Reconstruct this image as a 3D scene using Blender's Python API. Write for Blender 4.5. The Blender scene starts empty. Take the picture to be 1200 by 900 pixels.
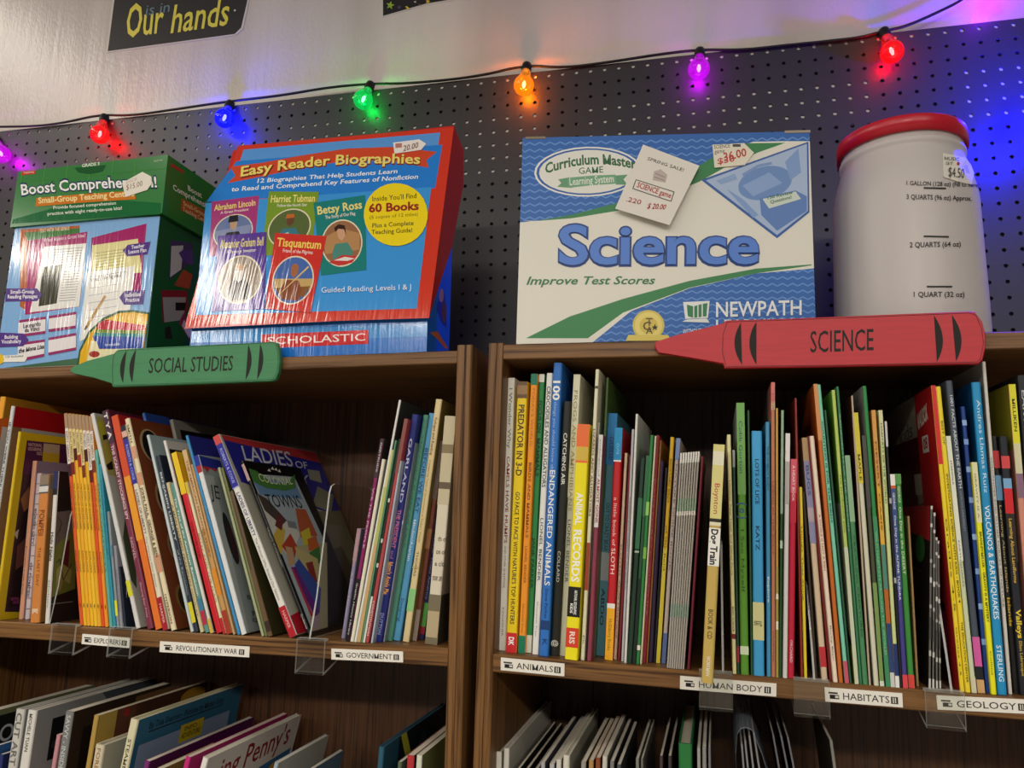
import bpy, math, random
from mathutils import Vector, Matrix
random.seed(7)
SC = bpy.context.scene
COL = SC.collection
R_ = math.radians
# ---------------------------------------------------------------- camera
FPX, YAW, PITCH, ROLL = 889.62, .2091, .1858, .0132
CAMZ = .915
fw = Vector((-math.sin(YAW)*math.cos(PITCH), math.cos(YAW)*math.cos(PITCH), math.sin(PITCH)))
r0 = Vector((math.cos(YAW), math.sin(YAW), 0)); u0 = r0.cross(fw)
rt = r0*math.cos(ROLL)+u0*math.sin(ROLL); up = -r0*math.sin(ROLL)+u0*math.cos(ROLL)
CAM = Vector((0, 0, CAMZ))
cd = bpy.data.cameras.new('camera'); cd.sensor_fit = 'HORIZONTAL'; cd.sensor_width = 36; cd.lens = FPX*36/1200; cd.clip_start = .02
co = bpy.data.objects.new('camera', cd); COL.objects.link(co)
m = Matrix((rt, up, -fw)).transposed().to_4x4(); m.translation = CAM
co.matrix_world = m
SC.camera = co
# ---------------------------------------------------------------- world, lamps, exposure
SC.view_settings.view_transform = 'Standard'; SC.view_settings.look = 'None'
SC.view_settings.gamma = 1; SC.view_settings.use_curve_mapping = False
SC.view_settings.exposure = 0.0
w = bpy.data.worlds.new('world'); SC.world = w; w.use_nodes = True
w.node_tree.nodes['Background'].inputs[0].default_value = (.95, .97, 1, 1)
w.node_tree.nodes['Background'].inputs[1].default_value = .10
def area(name, loc, aim, sx, sy, power, col=(1, .93, .83)):
    l = bpy.data.lights.new(name, 'AREA'); l.shape = 'RECTANGLE'; l.size = sx; l.size_y = sy; l.energy = power; l.color = col
    o = bpy.data.objects.new(name, l); COL.objects.link(o); o.location = loc
    o.rotation_euler = (Vector(aim)-Vector(loc)).to_track_quat('-Z', 'Y').to_euler()
    return o
# fluorescent ceiling fittings of the shop, in rows running away behind the camera (dx, dy, watts)
LZ = CAMZ+1.45
for x, y, p, sx, sy in ((-.75, -.55, 6, 1.2, .34), (.95, -.75, 6, 1.2, .34), (-1.75, -.2, 12, .22, .7), (-2.0, .55, 7, .34, .9), (-3.72, -1.4, 26, .28, .7), (.1, -3.0, 112, 1.2, .34), (-1.7, -3.1, 70, 1.2, .34), (2.1, -3.1, 80, 1.2, .34), (-4.1, -3.4, 60, .34, 1.2)):
    area('ceiling_lamp', (x, y, LZ), (x, y, 0), sx, sy, p)
# ---------------------------------------------------------------- helpers
def lin(h):
    if not isinstance(h, str): return h
    h = h.lstrip('#')
    if len(h) == 3: h = ''.join(c*2 for c in h)
    v = [int(h[i:i+2], 16)/255 for i in (0, 2, 4)]
    return tuple(c/12.92 if c <= .04045 else ((c+.055)/1.055)**2.4 for c in v)
MATS = {}
def mat(h, rough=.42, spec=.35, coat=0, metal=0):
    k = (h, rough, spec, coat, metal)
    if k in MATS: return MATS[k]
    m = bpy.data.materials.new('print_'+str(h)); m.use_nodes = True
    b = m.node_tree.nodes['Principled BSDF']
    b.inputs['Base Color'].default_value = (*lin(h), 1); b.inputs['Roughness'].default_value = rough
    b.inputs['Specular IOR Level'].default_value = spec; b.inputs['Coat Weight'].default_value = coat
    b.inputs['Coat Roughness'].default_value = .12; b.inputs['Metallic'].default_value = metal
    MATS[k] = m
    return m
def node_mat(name):
    m = bpy.data.materials.new(name); m.use_nodes = True
    nt = m.node_tree; return m, nt, nt.nodes['Principled BSDF'], nt.nodes.new, nt.links.new
def wood(name, axis, dark='452a12', light='815b32', strength=1):
    m, nt, b, N, L = node_mat(name)
    tc = N('ShaderNodeTexCoord'); mp = N('ShaderNodeMapping')
    s = [95, 95, 95]; s[axis] = 1.7; mp.inputs['Scale'].default_value = s
    L(tc.outputs['Object'], mp.inputs['Vector'])
    n = N('ShaderNodeTexNoise'); n.inputs['Scale'].default_value = 2.2; n.inputs['Detail'].default_value = 6; n.inputs['Distortion'].default_value = .6
    L(mp.outputs[0], n.inputs['Vector'])
    mp2 = N('ShaderNodeMapping'); s2 = [330, 330, 330]; s2[axis] = 9; mp2.inputs['Scale'].default_value = s2
    L(tc.outputs['Object'], mp2.inputs['Vector'])
    n2 = N('ShaderNodeTexNoise'); n2.inputs['Scale'].default_value = 1.5; n2.inputs['Detail'].default_value = 3
    L(mp2.outputs[0], n2.inputs['Vector'])
    ad = N('ShaderNodeMath'); ad.operation = 'MULTIPLY_ADD'; ad.inputs[1].default_value = .45
    L(n2.outputs['Fac'], ad.inputs[0]); L(n.outputs['Fac'], ad.inputs[2])
    cr = N('ShaderNodeValToRGB'); e = cr.color_ramp.elements
    e[0].position = .57; e[0].color = (*lin(dark), 1); e[1].position = .82; e[1].color = (*lin(light), 1)
    q = cr.color_ramp.elements.new(.66); q.color = (*[(a*.45+c*.55) for a, c in zip(lin(dark), lin(light))], 1)
    L(ad.outputs[0], cr.inputs[0]); L(cr.outputs[0], b.inputs['Base Color'])
    b.inputs['Roughness'].default_value = .42; b.inputs['Specular IOR Level'].default_value = .35
    bp = N('ShaderNodeBump'); bp.inputs['Strength'].default_value = .25; bp.inputs['Distance'].default_value = .0006
    L(ad.outputs[0], bp.inputs['Height']); L(bp.outputs[0], b.inputs['Normal'])
    return m
def mesh(name, verts, faces, mats, parent=None, idx=None, smooth=False):
    me = bpy.data.meshes.new(name); me.from_pydata([tuple(v) for v in verts], [], faces)
    for mm in mats: me.materials.append(mm)
    if idx: me.polygons.foreach_set('material_index', idx)
    if smooth: me.polygons.foreach_set('use_smooth', [True]*len(me.polygons))
    me.update()
    o = bpy.data.objects.new(name, me); COL.objects.link(o)
    if parent is not None: o.parent = parent
    return o
class MB:
    def __init__(s): s.v = []; s.f = []; s.i = []
    def add(s, vs, fs, k=0):
        n = len(s.v); s.v += [Vector(v) for v in vs]; s.f += [tuple(n+j for j in f) for f in fs]; s.i += [k]*len(fs); return s
    def box(s, a, b, k=0, M=None):
        (x0, y0, z0), (x1, y1, z1) = a, b
        vs = [Vector(p) for p in ((x0, y0, z0), (x1, y0, z0), (x1, y1, z0), (x0, y1, z0), (x0, y0, z1), (x1, y0, z1), (x1, y1, z1), (x0, y1, z1))]
        if M: vs = [M@v for v in vs]
        return s.add(vs, [(0, 3, 2, 1), (4, 5, 6, 7), (0, 1, 5, 4), (1, 2, 6, 5), (2, 3, 7, 6), (3, 0, 4, 7)], k)
    def prism(s, prof, fn, k=0):
        """prof: 2D outline; fn(p, 0|1) -> 3D"""
        n = len(prof); vs = [fn(p, 0) for p in prof]+[fn(p, 1) for p in prof]
        fs = [tuple(range(n-1, -1, -1)), tuple(range(n, 2*n))]+[(i, (i+1) % n, n+(i+1) % n, n+i) for i in range(n)]
        return s.add(vs, fs, k)
    def lathe(s, prof, n=32, c=(0, 0, 0), k=0):
        b = len(prof); vs = []; fs = []
        for j in range(n):
            a = 2*math.pi*j/n
            vs += [(c[0]+r*math.cos(a), c[1]+r*math.sin(a), c[2]+z) for r, z in prof]
        for j in range(n):
            for i in range(b-1):
                fs.append((j*b+i, ((j+1) % n)*b+i, ((j+1) % n)*b+i+1, j*b+i+1))
        return s.add(vs, fs, k)
    def obj(s, name, mats, parent=None, smooth=False):
        return mesh(name, s.v, s.f, mats if isinstance(mats, (list, tuple)) else [mats], parent, s.i, smooth)
WM = {}
def thing(name, label, cat, M, group=None):
    o = bpy.data.objects.new(name, None); COL.objects.link(o); o.empty_display_size = .02
    o.matrix_world = M; WM[o.name] = M; o['label'] = label; o['category'] = cat
    if group: o['group'] = group
    return o
TXT = {}; CH = {}; ADV = {}
def raw_text(body, bold, shear):
    cu = bpy.data.curves.new('t', 'FONT'); cu.body = body; cu.shear = shear; cu.resolution_u = 2
    if bold < 0: cu.bevel_depth = -bold; cu.bevel_resolution = 1; cu.resolution_u = 4
    else: cu.offset = bold
    o = bpy.data.objects.new('t', cu); me = bpy.data.meshes.new_from_object(o)
    vs = [v.co.copy() for v in me.vertices]; fs = [tuple(p.vertices) for p in me.polygons if p.area > 1e-9 and (bold >= 0 or p.normal.z > .02)]
    bpy.data.objects.remove(o); bpy.data.curves.remove(cu); bpy.data.meshes.remove(me)
    return vs, fs
def char(c, bold, shear):
    k = (c, bold, shear)
    if k not in CH:
        vs, fs = raw_text(c, bold, shear)
        if c == 'M':                       # take the middle of the M down to the foot so that it reads at small sizes
            for v in vs:
                if .3 < v.x-shear*v.y < .48 and .18 < v.y < .47: v.x -= shear*.2; v.y -= .2
        CH[k] = (vs, fs)
        if c not in ADV:
            a = max(v.x for v in raw_text(c+'|', 0, 0)[0]); b = max(v.x for v in raw_text('|', 0, 0)[0]); ADV[c] = a-b
    return CH[k]
def glyphs(s, bold, shear):
    k = (s, bold, shear)
    if k not in TXT:
        V = []; F = []; x = 0
        for c in s:
            vs, fs = char(c, bold, shear); n = len(V)
            V += [(v.x+x, v.y) for v in vs]; F += [tuple(n+i for i in f) for f in fs]; x += ADV[c]
        if V:
            x0 = min(v[0] for v in V); x1 = max(v[0] for v in V)
            hi = .70 if any(c.isupper() or c.isdigit() or c in 'bdfhklt' for c in s) else .53
            V = [((a-x0)/max(x1-x0, 1e-6), b/hi) for a, b in V]
        TXT[k] = (V, F)
    return TXT[k]
def draw(parent, prims, conv, off, art='cover_print', let='lettering', rough=.42, coat=0, spec=.35):
    """flat print on a face: conv(x, y, lift) -> local 3D.  prims: ('p', pts, hex) ('q', (x0,y0), (x1,y1), hex)
    ('e', centre, right, top, hex[, a0, a1]) ('t', text, base_left, base_right, top_left, hex[, bold, shear, bend])"""
    A = MB(); am = []
    def slot(L, h):
        if h not in L: L.append(h)
        return L.index(h)
    lay = 0; prev = ''; single = len(prims) <= 12 and not art.startswith(('lid', 'front'))
    for q in prims:
        if not (q[0] == 'l' and prev == 'l'): lay += 1
        prev = q[0]; lift = off*(1+lay*.16)
        if q[0] == 'p': A.add([conv(x, y, lift) for x, y in q[1]], [tuple(range(len(q[1])))], slot(am, q[2]))
        elif q[0] == 'q':
            (x0, y0), (x1, y1) = q[1], q[2]
            A.add([conv(x, y, lift) for x, y in ((x0, y0), (x1, y0), (x1, y1), (x0, y1))], [(0, 1, 2, 3)], slot(am, q[3]))
        elif q[0] == 'e':
            c, r, t = Vector(q[1]), Vector(q[2]), Vector(q[3])
            pts = [c+(r-c)*math.cos(k*math.pi/14)+(t-c)*math.sin(k*math.pi/14) for k in range(28)]
            A.add([conv(p.x, p.y, lift) for p in pts], [tuple(range(28))], slot(am, q[4]))
        elif q[0] == 'l':
            pts = [Vector(p) for p in q[1]]; wd = q[2]
            for a, b in zip(pts, pts[1:]):
                n = (b-a).normalized(); n = Vector((-n.y, n.x))*wd/2
                A.add([conv(p.x, p.y, lift) for p in (a-n, b-n, b+n, a+n)], [(0, 1, 2, 3)], slot(am, q[3]))
        if single and A.v:
            A.obj(art, [mat(h, rough, spec, coat) for h in am], parent); A = MB(); am = []
        if q[0] == 't':
            s, p0, p1, p2, h = q[1:6]; bold = q[6] if len(q) > 6 else 0; sh = q[7] if len(q) > 7 else 0; bend = q[8] if len(q) > 8 else 0
            vs, fs = glyphs(s, bold, sh)
            p0, p1, p2 = Vector(p0), Vector(p1), Vector(p2); U = p1-p0; V = p2-p0
            out = []
            for u, v in vs:
                p = p0+U*u+V*(v+bend*4*u*(1-u)); out.append(conv(p.x, p.y, lift))
            if out: mesh(let, out, fs, [mat(h, rough, spec, coat)], parent)
    if A.v: A.obj(art, [mat(h, rough, spec, coat) for h in am], parent)
def case_mat(y, t, r, Y):
    M = Matrix.Rotation(y, 4, 'Z')@Matrix.Rotation(t, 4, 'X')@Matrix.Rotation(r, 4, 'Y')
    return Matrix.Translation((0, Y, CAMZ))@M
CASE = {'L': case_mat(-.0343, .0044, .0055, .9), 'R': case_mat(-.0533, .0203, .0245, .8978)}
ZS = {'L': -.1444, 'R': -.1527}        # top of the middle shelf
def hit(M, q, ax, val):
    """where the sight line measured at (x, y) in the photograph meets the plane local[ax] = val"""
    D = fw+rt*((q[0]-600)/FPX)-up*((q[1]-450)/FPX)
    I = M.inverted(); O = I@CAM; d = I.to_3x3()@D
    return O+d*((val-O[ax])/d[ax])
W4 = Matrix.Identity(4)
def zoom(x0, y0, s): return lambda x, y: (x0+x/s, y0+y/s)
# ---------------------------------------------------------------- setting
OAK_V, OAK_H, OAK_D = wood('oak_upright', 2), wood('oak_shelf', 0), wood('oak_back', 2, '2e1c0f', '553620')
def struct(name, a, b, m):
    o = MB().box(a, b).obj(name, m); o['kind'] = 'structure'; return o
wm, nt, b, N, L = node_mat('wall_sheeting')
tc = N('ShaderNodeTexCoord'); mp = N('ShaderNodeMapping'); mp.inputs['Scale'].default_value = (7, 1, .35); L(tc.outputs['Object'], mp.inputs['Vector'])
n1 = N('ShaderNodeTexNoise'); n1.inputs['Scale'].default_value = 1; n1.inputs['Detail'].default_value = 2; L(mp.outputs[0], n1.inputs['Vector'])
cr = N('ShaderNodeValToRGB'); cr.color_ramp.elements[0].position = .35; cr.color_ramp.elements[0].color = (*lin('cdc3b8'), 1)
cr.color_ramp.elements[1].position = .65; cr.color_ramp.elements[1].color = (*lin('e2d8cd'), 1); L(n1.outputs['Fac'], cr.inputs[0]); L(cr.outputs[0], b.inputs['Base Color'])
mp2 = N('ShaderNodeMapping'); mp2.inputs['Scale'].default_value = (1, 1, .45); L(tc.outputs['Object'], mp2.inputs['Vector'])
n2 = N('ShaderNodeTexNoise'); n2.inputs['Scale'].default_value = 260; n2.inputs['Detail'].default_value = 1; L(mp2.outputs[0], n2.inputs['Vector'])
bp = N('ShaderNodeBump'); bp.inputs['Strength'].default_value = .35; bp.inputs['Distance'].default_value = .0016; L(n2.outputs['Fac'], bp.inputs['Height'])
mp3 = N('ShaderNodeMapping'); mp3.inputs['Scale'].default_value = (46, 1, .35); L(tc.outputs['Object'], mp3.inputs['Vector'])
n3 = N('ShaderNodeTexNoise'); n3.inputs['Scale'].default_value = 1; n3.inputs['Detail'].default_value = 2; L(mp3.outputs[0], n3.inputs['Vector'])
bp2 = N('ShaderNodeBump'); bp2.inputs['Strength'].default_value = .5; bp2.inputs['Distance'].default_value = .003
L(n3.outputs['Fac'], bp2.inputs['Height']); L(bp.outputs[0], bp2.inputs['Normal']); L(bp2.outputs[0], b.inputs['Normal'])
b.inputs['Roughness'].default_value = .3; b.inputs['Specular IOR Level'].default_value = .5
struct('wall_back', (-3, 1.2555, 0), (2.6, 1.35, 2.5), wm)
struct('floor', (-3, -3, -.05), (2.6, 1.35, 0), mat('8d8478', .5))
# ---------------------------------------------------------------- pegboard (two sheets, real holes)
PX0, PZ0, IN, PY = -.3552, .8095+CAMZ, .0254, 1.2415
pm, nt, b, N, L = node_mat('pegboard_paint')
b.inputs['Base Color'].default_value = (*lin('302e2e'), 1); b.inputs['Roughness'].default_value = .42; b.inputs['Specular IOR Level'].default_value = .4
n1 = N('ShaderNodeTexNoise'); n1.inputs['Scale'].default_value = 300; bp = N('ShaderNodeBump'); bp.inputs['Strength'].default_value = .12; bp.inputs['Distance'].default_value = .0005
L(n1.outputs['Fac'], bp.inputs['Height']); L(bp.outputs[0], b.inputs['Normal'])
hole = mat('57504b', .6)
def pegboard(k0, k1, label):
    x0 = PX0+(k0-.5)*IN; x1 = PX0+(k1+.5)*IN; rows = 25; zt = PZ0+.0096
    root = thing('pegboard', label, 'pegboard', Matrix.Translation((x0, PY, zt-rows*IN)))
    P = MB(); th = .003; rad = .0034
    for i in range(k0, k1+1):
        for r in range(rows):
            cx = PX0+i*IN-x0; cz = (PZ0-r*IN)-(zt-rows*IN)
            l, rr = cx-IN/2+(.0004 if i == k0 else 0), cx+IN/2-(.0004 if i == k1 else 0)
            bt, tp = cz-IN/2, (cz+IN/2 if r else rows*IN)
            if r == rows-1: bt = 0
            sq = [(rr, cz), (rr, tp), (cx, tp), (l, tp), (l, cz), (l, bt), (cx, bt), (rr, bt)]
            oc = [(cx+rad*math.cos(a*math.pi/4), cz+rad*math.sin(a*math.pi/4)) for a in range(8)]
            n = len(P.v)
            P.v += [Vector((x, 0, z)) for x, z in sq]+[Vector((x, 0, z)) for x, z in oc]+[Vector((x, th, z)) for x, z in oc]
            for a in range(8):
                c = (a+1) % 8
                P.f.append((n+a, n+c, n+8+c, n+8+a)); P.i.append(0)
                P.f.append((n+8+a, n+8+c, n+16+c, n+16+a)); P.i.append(1)
    w_ = x1-x0; h_ = rows*IN
    P.box((0, .0002, h_), (w_, th, h_+.0004)); P.box((0, .0002, 0), (.0004, th, h_)); P.box((w_-.0004, .0002, 0), (w_, th, h_))
    P.obj('perforated_sheet', [pm, hole], root)
    MB().box((0, th+.0012, 0), (w_, th+.004, h_-.012)).obj('hole_shade_sheet', mat('0d0c0c', .8), root)  # added dark sheet: its colour is the shade seen inside the holes
    return root, x0, zt-rows*IN
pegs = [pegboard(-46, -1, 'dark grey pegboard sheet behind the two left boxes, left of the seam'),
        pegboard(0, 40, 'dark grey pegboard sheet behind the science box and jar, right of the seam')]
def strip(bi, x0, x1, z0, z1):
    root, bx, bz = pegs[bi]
    MB().box((x0-bx, .0031, z0+CAMZ-bz), (x1-bx, .0041, z1+CAMZ-bz)).obj('hole_light_strip', mat('f4eee4', .7), root)  # added pale strip: its colour stands for light showing through some holes
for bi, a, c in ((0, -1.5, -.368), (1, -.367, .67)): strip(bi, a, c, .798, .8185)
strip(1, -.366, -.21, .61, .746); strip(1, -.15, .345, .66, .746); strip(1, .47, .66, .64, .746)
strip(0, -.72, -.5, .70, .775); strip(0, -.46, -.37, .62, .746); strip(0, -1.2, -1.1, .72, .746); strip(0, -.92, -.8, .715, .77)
# ---------------------------------------------------------------- bookcases
def bookcase(c, xl, xr, zt, ztb, zsb, label):
    root = thing('bookcase', label, 'bookcase', CASE[c])
    zf = -CAMZ+.02; D = .29; zs = ZS[c]; th = .02
    raise_ = .0065 if c == 'L' else .0015
    for x0 in (xl, xr-th):
        # front edge with a shallow groove between two raised lips
        pr = [(x0, D), (x0, .0015), (x0+.0015, 0), (x0+th*.52, 0), (x0+th*.56, .0012), (x0+th*.62, .0012), (x0+th*.66, 0), (x0+th-.0015, 0), (x0+th, .0015), (x0+th, D)]
        MB().prism(pr, lambda p, k: (p[0], p[1], (zf, zt+raise_)[k])).obj('side_panel', OAK_V, root)
    a, e = xl+th, xr-th
    def board(nm, z0, z1):
        pr = [(.0024, z0), (D-.012, z0), (D-.012, z1), (.0024, z1), (.001, z1-.0014), (.001, z0+.0014)]
        MB().prism(pr, lambda p, k: ((a, e)[k], p[0], p[1])).obj(nm, OAK_H, root)
    board('top_board', ztb, zt); board('shelf', zsb, zs)
    z2 = zsb-.345
    board('shelf', z2-.02, z2); board('shelf', z2-.37, z2-.35)
    MB().box((a, D-.012, zf), (e, D-.006, zt)).obj('back_panel', OAK_D, root)
    return z2
Z2 = {'L': bookcase('L', -1.16, -.2463, .2189, .2020, -.1655, 'oak-finish wooden bookcase on the left, under the green crayon sign'),
      'R': bookcase('R', -.2287, .6853, .2200, .2005, -.1732, 'oak-finish wooden bookcase on the right, under the red crayon sign')}
# ---------------------------------------------------------------- books
GROUP = ''
PAGE = 'd9d0bd'
FIT = .94
def shell(root, t, H, Wd, col, ccol, hard, prefix='cover'):
    c = .0022 if hard else .0005
    c = min(c, t*.25); r = min(.0016 if not hard else .0022, t*.3); ov = .003 if hard else .0004
    M = MB()
    pr = [(0, Wd), (0, r), (r*.35, r*.3), (r, 0), (t-r, 0), (t-r*.35, r*.3), (t, r), (t, Wd), (t-c, Wd), (t-c, c+r*.4), (c, c+r*.4), (c, Wd)]
    n = len(pr)
    vs = [(x, y, 0) for x, y in pr]+[(x, y, H) for x, y in pr]
    # caps split into convex quads
    fs = []; ix = []
    for i in range(n):
        j = (i+1) % n; fs.append((i, j, n+j, n+i)); ix.append(1 if i in (0, 6) else 0)
    for q in ((0, 1, 10, 11), (1, 2, 3, 10), (3, 4, 9, 10), (4, 5, 6, 9), (6, 7, 8, 9)):
        fs.append(tuple(reversed(q))); ix.append(0); fs.append(tuple(n+k for k in q)); ix.append(0)
    M.v = [Vector(v) for v in vs]; M.f = fs; M.i = ix
    M.obj(prefix, [mat(col), mat(ccol)], root)
    MB().box((c, c+r*.4, ov), (t-c, Wd-.0025, H-ov)).obj('page_block', mat(PAGE, .8, .1), root)
def spine_art(root, t, H, bands, text):
    prims = []
    for k, (f0, f1, h) in enumerate(bands):
        y = -.00012*(1+.16*(k+1)); z0, z1 = H*(1-f1), H*(1-f0)
        mesh('spine_band', [(0, y, z0), (t, y, z0), (t, y, z1), (0, y, z1)], [(0, 1, 2, 3)], [mat(h)], root)
    for q in text:
        s, f0, f1, h = q[:4]; c0 = q[4] if len(q) > 4 else .28; c1 = q[5] if len(q) > 5 else .72; bold = q[6] if len(q) > 6 else .012
        prims.append(('t', s, (c0, f0), (c0, f1), (c1, f0), h, bold, q[7] if len(q) > 7 else 0))
    draw(root, prims, lambda x, y, l: Vector((t*x, -l-.0002, H*(1-y))), .00008, 'spine_print', 'spine_title')
def B(c, px, col, label, W=.2, bands=(), text=(), cov=(), side=None, ccol=None, hard=False, pxcov=False, dep=None, name='book', cat='book', fit=FIT, pad=0):
    xlt, ylt, xlb, xrb, yb = px; M = CASE[c]; zs = ZS[c]
    if dep is None:
        dep = hit(M, ((xlb+xrb)/2, yb), 2, zs).y; dep = max(.002, min(.11, dep))
    xl = hit(M, (xlb, yb), 1, dep).x; xr = hit(M, (xrb, yb), 1, dep).x; pt = hit(M, (xlt, ylt), 1, dep)
    t = (xr-xl)*fit; ang = math.atan2(pt.x-xl, pt.z-zs)
    H = math.hypot(pt.x-xl, pt.z-zs); t *= math.cos(ang)
    z0 = zs+(t*math.sin(ang) if ang > 0 else 0)+.0003
    if ang > 0: H -= t*math.sin(ang)*math.cos(ang)
    root = thing(name, label, cat, M@Matrix.Translation((xl, dep, z0))@Matrix.Rotation(ang, 4, 'Y'), GROUP)
    W = min(W, .275-dep)
    finish(root, t, H, W, col, ccol, hard, bands, text, cov, side, pxcov)
    return root
def finish(root, t, H, W, col, ccol, hard, bands, text, cov, side, pxcov):
    shell(root, t, H, W, col, ccol or col, hard)
    if bands or text: spine_art(root, t, H, bands, text)
    if cov:
        X = t if side == 'R' else 0; sg = 1 if side == 'R' else -1
        if pxcov:
            Mw = WM[root.name]
            def conv(x, y, l):
                p = hit(Mw, (x, y), 0, X); return Vector((X+sg*l, max(.0022, min(W-.0005, p.y)), max(.0005, min(H-.0005, p.z))))
        elif side == 'R': conv = lambda a, b, l: Vector((X+l, .0022+(W-.0022)*a, H*(1-b)))
        else: conv = lambda a, b, l: Vector((X-l, .0022+(W-.0022)*(1-a), H*(1-b)))
        draw(root, cov, conv, .00012)
def B2(c, tl, wpx, col, label, lean=0, dep=.03, W=.2, bands=(), text=(), cov=(), side=None, ccol=None, hard=False, pxcov=False, name='book', cat='book', yaw=0):
    """lower shelf: only the top of the spine is in view"""
    M = CASE[c]; zs = Z2[c]
    p = hit(M, tl, 1, dep); q = hit(M, (tl[0]+wpx, tl[1]), 1, dep); t = (q.x-p.x)*.94
    a = R_(lean); H = (p.z-zs)/math.cos(a); z0 = zs+.0003+(t*math.sin(a) if a > 0 else 0)
    xl = p.x-H*math.sin(a)
    root = thing(name, label, cat, M@Matrix.Translation((xl, dep, z0))@Matrix.Rotation(yaw, 4, 'Z')@Matrix.Rotation(a, 4, 'Y'), GROUP)
    W = min(W, .275-dep)
    finish(root, t, H-(t*math.tan(a) if a > 0 else 0), W, col, ccol, hard, bands, text, cov, side, pxcov)
    return root
# ================================================================ right bookcase, middle shelf
GROUP = 'books above the animals strip'
B('R', (595.1,443.1,584,593,762.5), 'efede2', 'white book lettered CAMELS HAVE HUMPS, first against the left side panel', .2,
  text=[('I Wonder Why', .04, .27, '7f9488', .3, .75), ('CAMELS HAVE HUMPS', .3, .62, '8d3a3a', .3, .72), ('AND OTHER QUESTIONS', .63, .78, '55605a', .35, .6, 0), ('KINGFISHER', .85, .95, '777', .35, .6, 0)])
B('R', (606.7,447.3,592.5,605.5,765.3), 'f2d21c', 'yellow book lettered PREDATOR IN 3-D with animal photo on top', .23,
  bands=[(0, .065, '6d5138'), (.015, .05, '9b7a55'), (.93, 1, 'd32b2f')],
  text=[('PREDATOR IN 3-D', .09, .36, '54352b', .22, .8, .02), ('GO FACE TO FACE WITH NATURE\'S TOP HUNTERS', .42, .9, '3a3328', .3, .7, .01), ('DK', .945, .975, 'fff', .25, .75, .03)])
B('R', (622.4,438.3,607,615.5,766), 'f39a2b', 'orange book lettered BIRDS AND MAMMALS with green ends', .22,
  bands=[(0, .042, '1f7a5a'), (.94, 1, '1f7a5a')], text=[('TODAY\'S WORLD', .05, .27, 'b8651a', .3, .68, .0), ('BIRDS AND MAMMALS', .33, .6, '7c3d1d', .3, .72), ('LIONEL BENDER', .63, .76, '7c3d1d', .32, .66, 0), ('Gloucester Press', .83, .93, '9c5a1d', .35, .6, 0)])
B('R', (632,438.7,616,623,765.3), '2f8a4c', 'green book lettered FOCUS ON MAMMALS with white ends', .22,
  bands=[(0, .03, 'e8eadf'), (.94, 1, 'dfe2d6')], text=[('FOCUS ON', .1, .22, '12301c', .2, .8, .03), ('MAMMALS', .24, .38, '12301c', .22, .8, .03), ('JANE PARKER', .6, .78, '153a22', .25, .75, .015)])
B('R', (640.7,437.3,623.3,631.3,767.3), 'e9e9e2', 'white book lettered CROCODILES AND ALLIGATORS', .22,
  text=[('CROCODILES AND ALLIGATORS', .05, .42, '2e3a34', .2, .78, .012), ('LIONEL BENDER', .53, .75, '2e3a34', .25, .7, .005), ('Gloucester Press', .82, .94, '8a8a80', .35, .6, 0)])
B('R', (648.7,425.3,631.6,643,769.3), '2f74c8', 'tall blue book lettered 100 ENDANGERED ANIMALS', .22, hard=True,
  bands=[(.885, .915, '1b3f78')], text=[('100', .065, .135, 'f4f4f0', .12, .88, .03), ('things you should know about', .14, .41, 'a8c6ee', .3, .62, 0), ('ENDANGERED ANIMALS', .38, .77, 'f4f4f0', .22, .8, .01), ('Steve Parker', .78, .88, '123463', .35, .7, 0), ('K', .945, .965, '123463', .3, .8, 0)])
B('R', (660,470.4,644.7,654.7,769.3), '22231f', 'black book lettered CATCHING AIR in white', .2, hard=True,
  text=[('CATCHING AIR', .13, .34, 'e4e4dc', .28, .74, .015), ('COLLARD', .6, .72, 'c9c9c0', .3, .65, .005), ('@', .94, .965, 'c9c9c0', .25, .75)])
B('R', (672.4,439,655.3,664,769), 'c9c8b6', 'pale grey book lettered FROGS AND AMPHIBIANS behind the yellow records book', .22,
  bands=[(0, .45, 'dcd9bc')], text=[('FROGS AND AMPHIBIANS', .06, .5, 'a39a63', .22, .75, .01), ('LIONEL BENDER', .53, .75, '4c5048', .25, .72, .005)])
B('R', (676.7,497,661.6,677.6,776.7), 'f4e61e', 'yellow ANIMAL RECORDS book with orange top and black badge', .2,
  bands=[(0, .17, 'f0743a'), (.1, .16, 'd8b84a'), (.7, .825, '17170f'), (.87, .95, 'd9412a')],
  text=[('ANIMAL', .3, .44, 'fbfbf0', .25, .75, .03), ('RECORDS', .46, .68, 'fbfbf0', .2, .8, .03), ('NATIONAL GEOGRAPHIC', .715, .815, 'f4f4f0', .5, .72, .02), ('KIDS', .77, .81, 'f4f4f0', .22, .42, .03), ('RIS', .885, .935, 'f6e0d0', .3, .7, .03)])
B('R', (698,433,680.3,685,774), 'e5e2c2', 'tall cream book lettered LIZARDS AND ALLIGATORS, right of the yellow records book', .22,
  bands=[(.06, .07, '5a5440'), (.61, .77, '9c4527')], text=[('LIZARDS AND ALLIGATORS', .215, .52, '6a3f35', .22, .78, .01), ('PK', .92, .95, '555', .3, .7, 0)])
B('R', (701.4,495.6,685.8,687.4,771), 'b9b9ae', 'thin grey book squeezed between tall cream book and maroon book', .18)
B('R', (702,509.6,687.8,693,775), '8d3f52', 'maroon speckled book with white upper spine', .17,
  bands=[(0, .42, 'dcdad2')], text=[('ALMOST GONE', .2, .4, 'a23d44', .2, .8, .02), ('endangered', .02, .19, '8a8a84', .3, .7, 0)])
B('R', (710.7,442.7,694.3,697.2,771), '4d6b34', 'tall floppy green magazine rising above the blue books', .2, name='magazine', cat='magazine')
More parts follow.
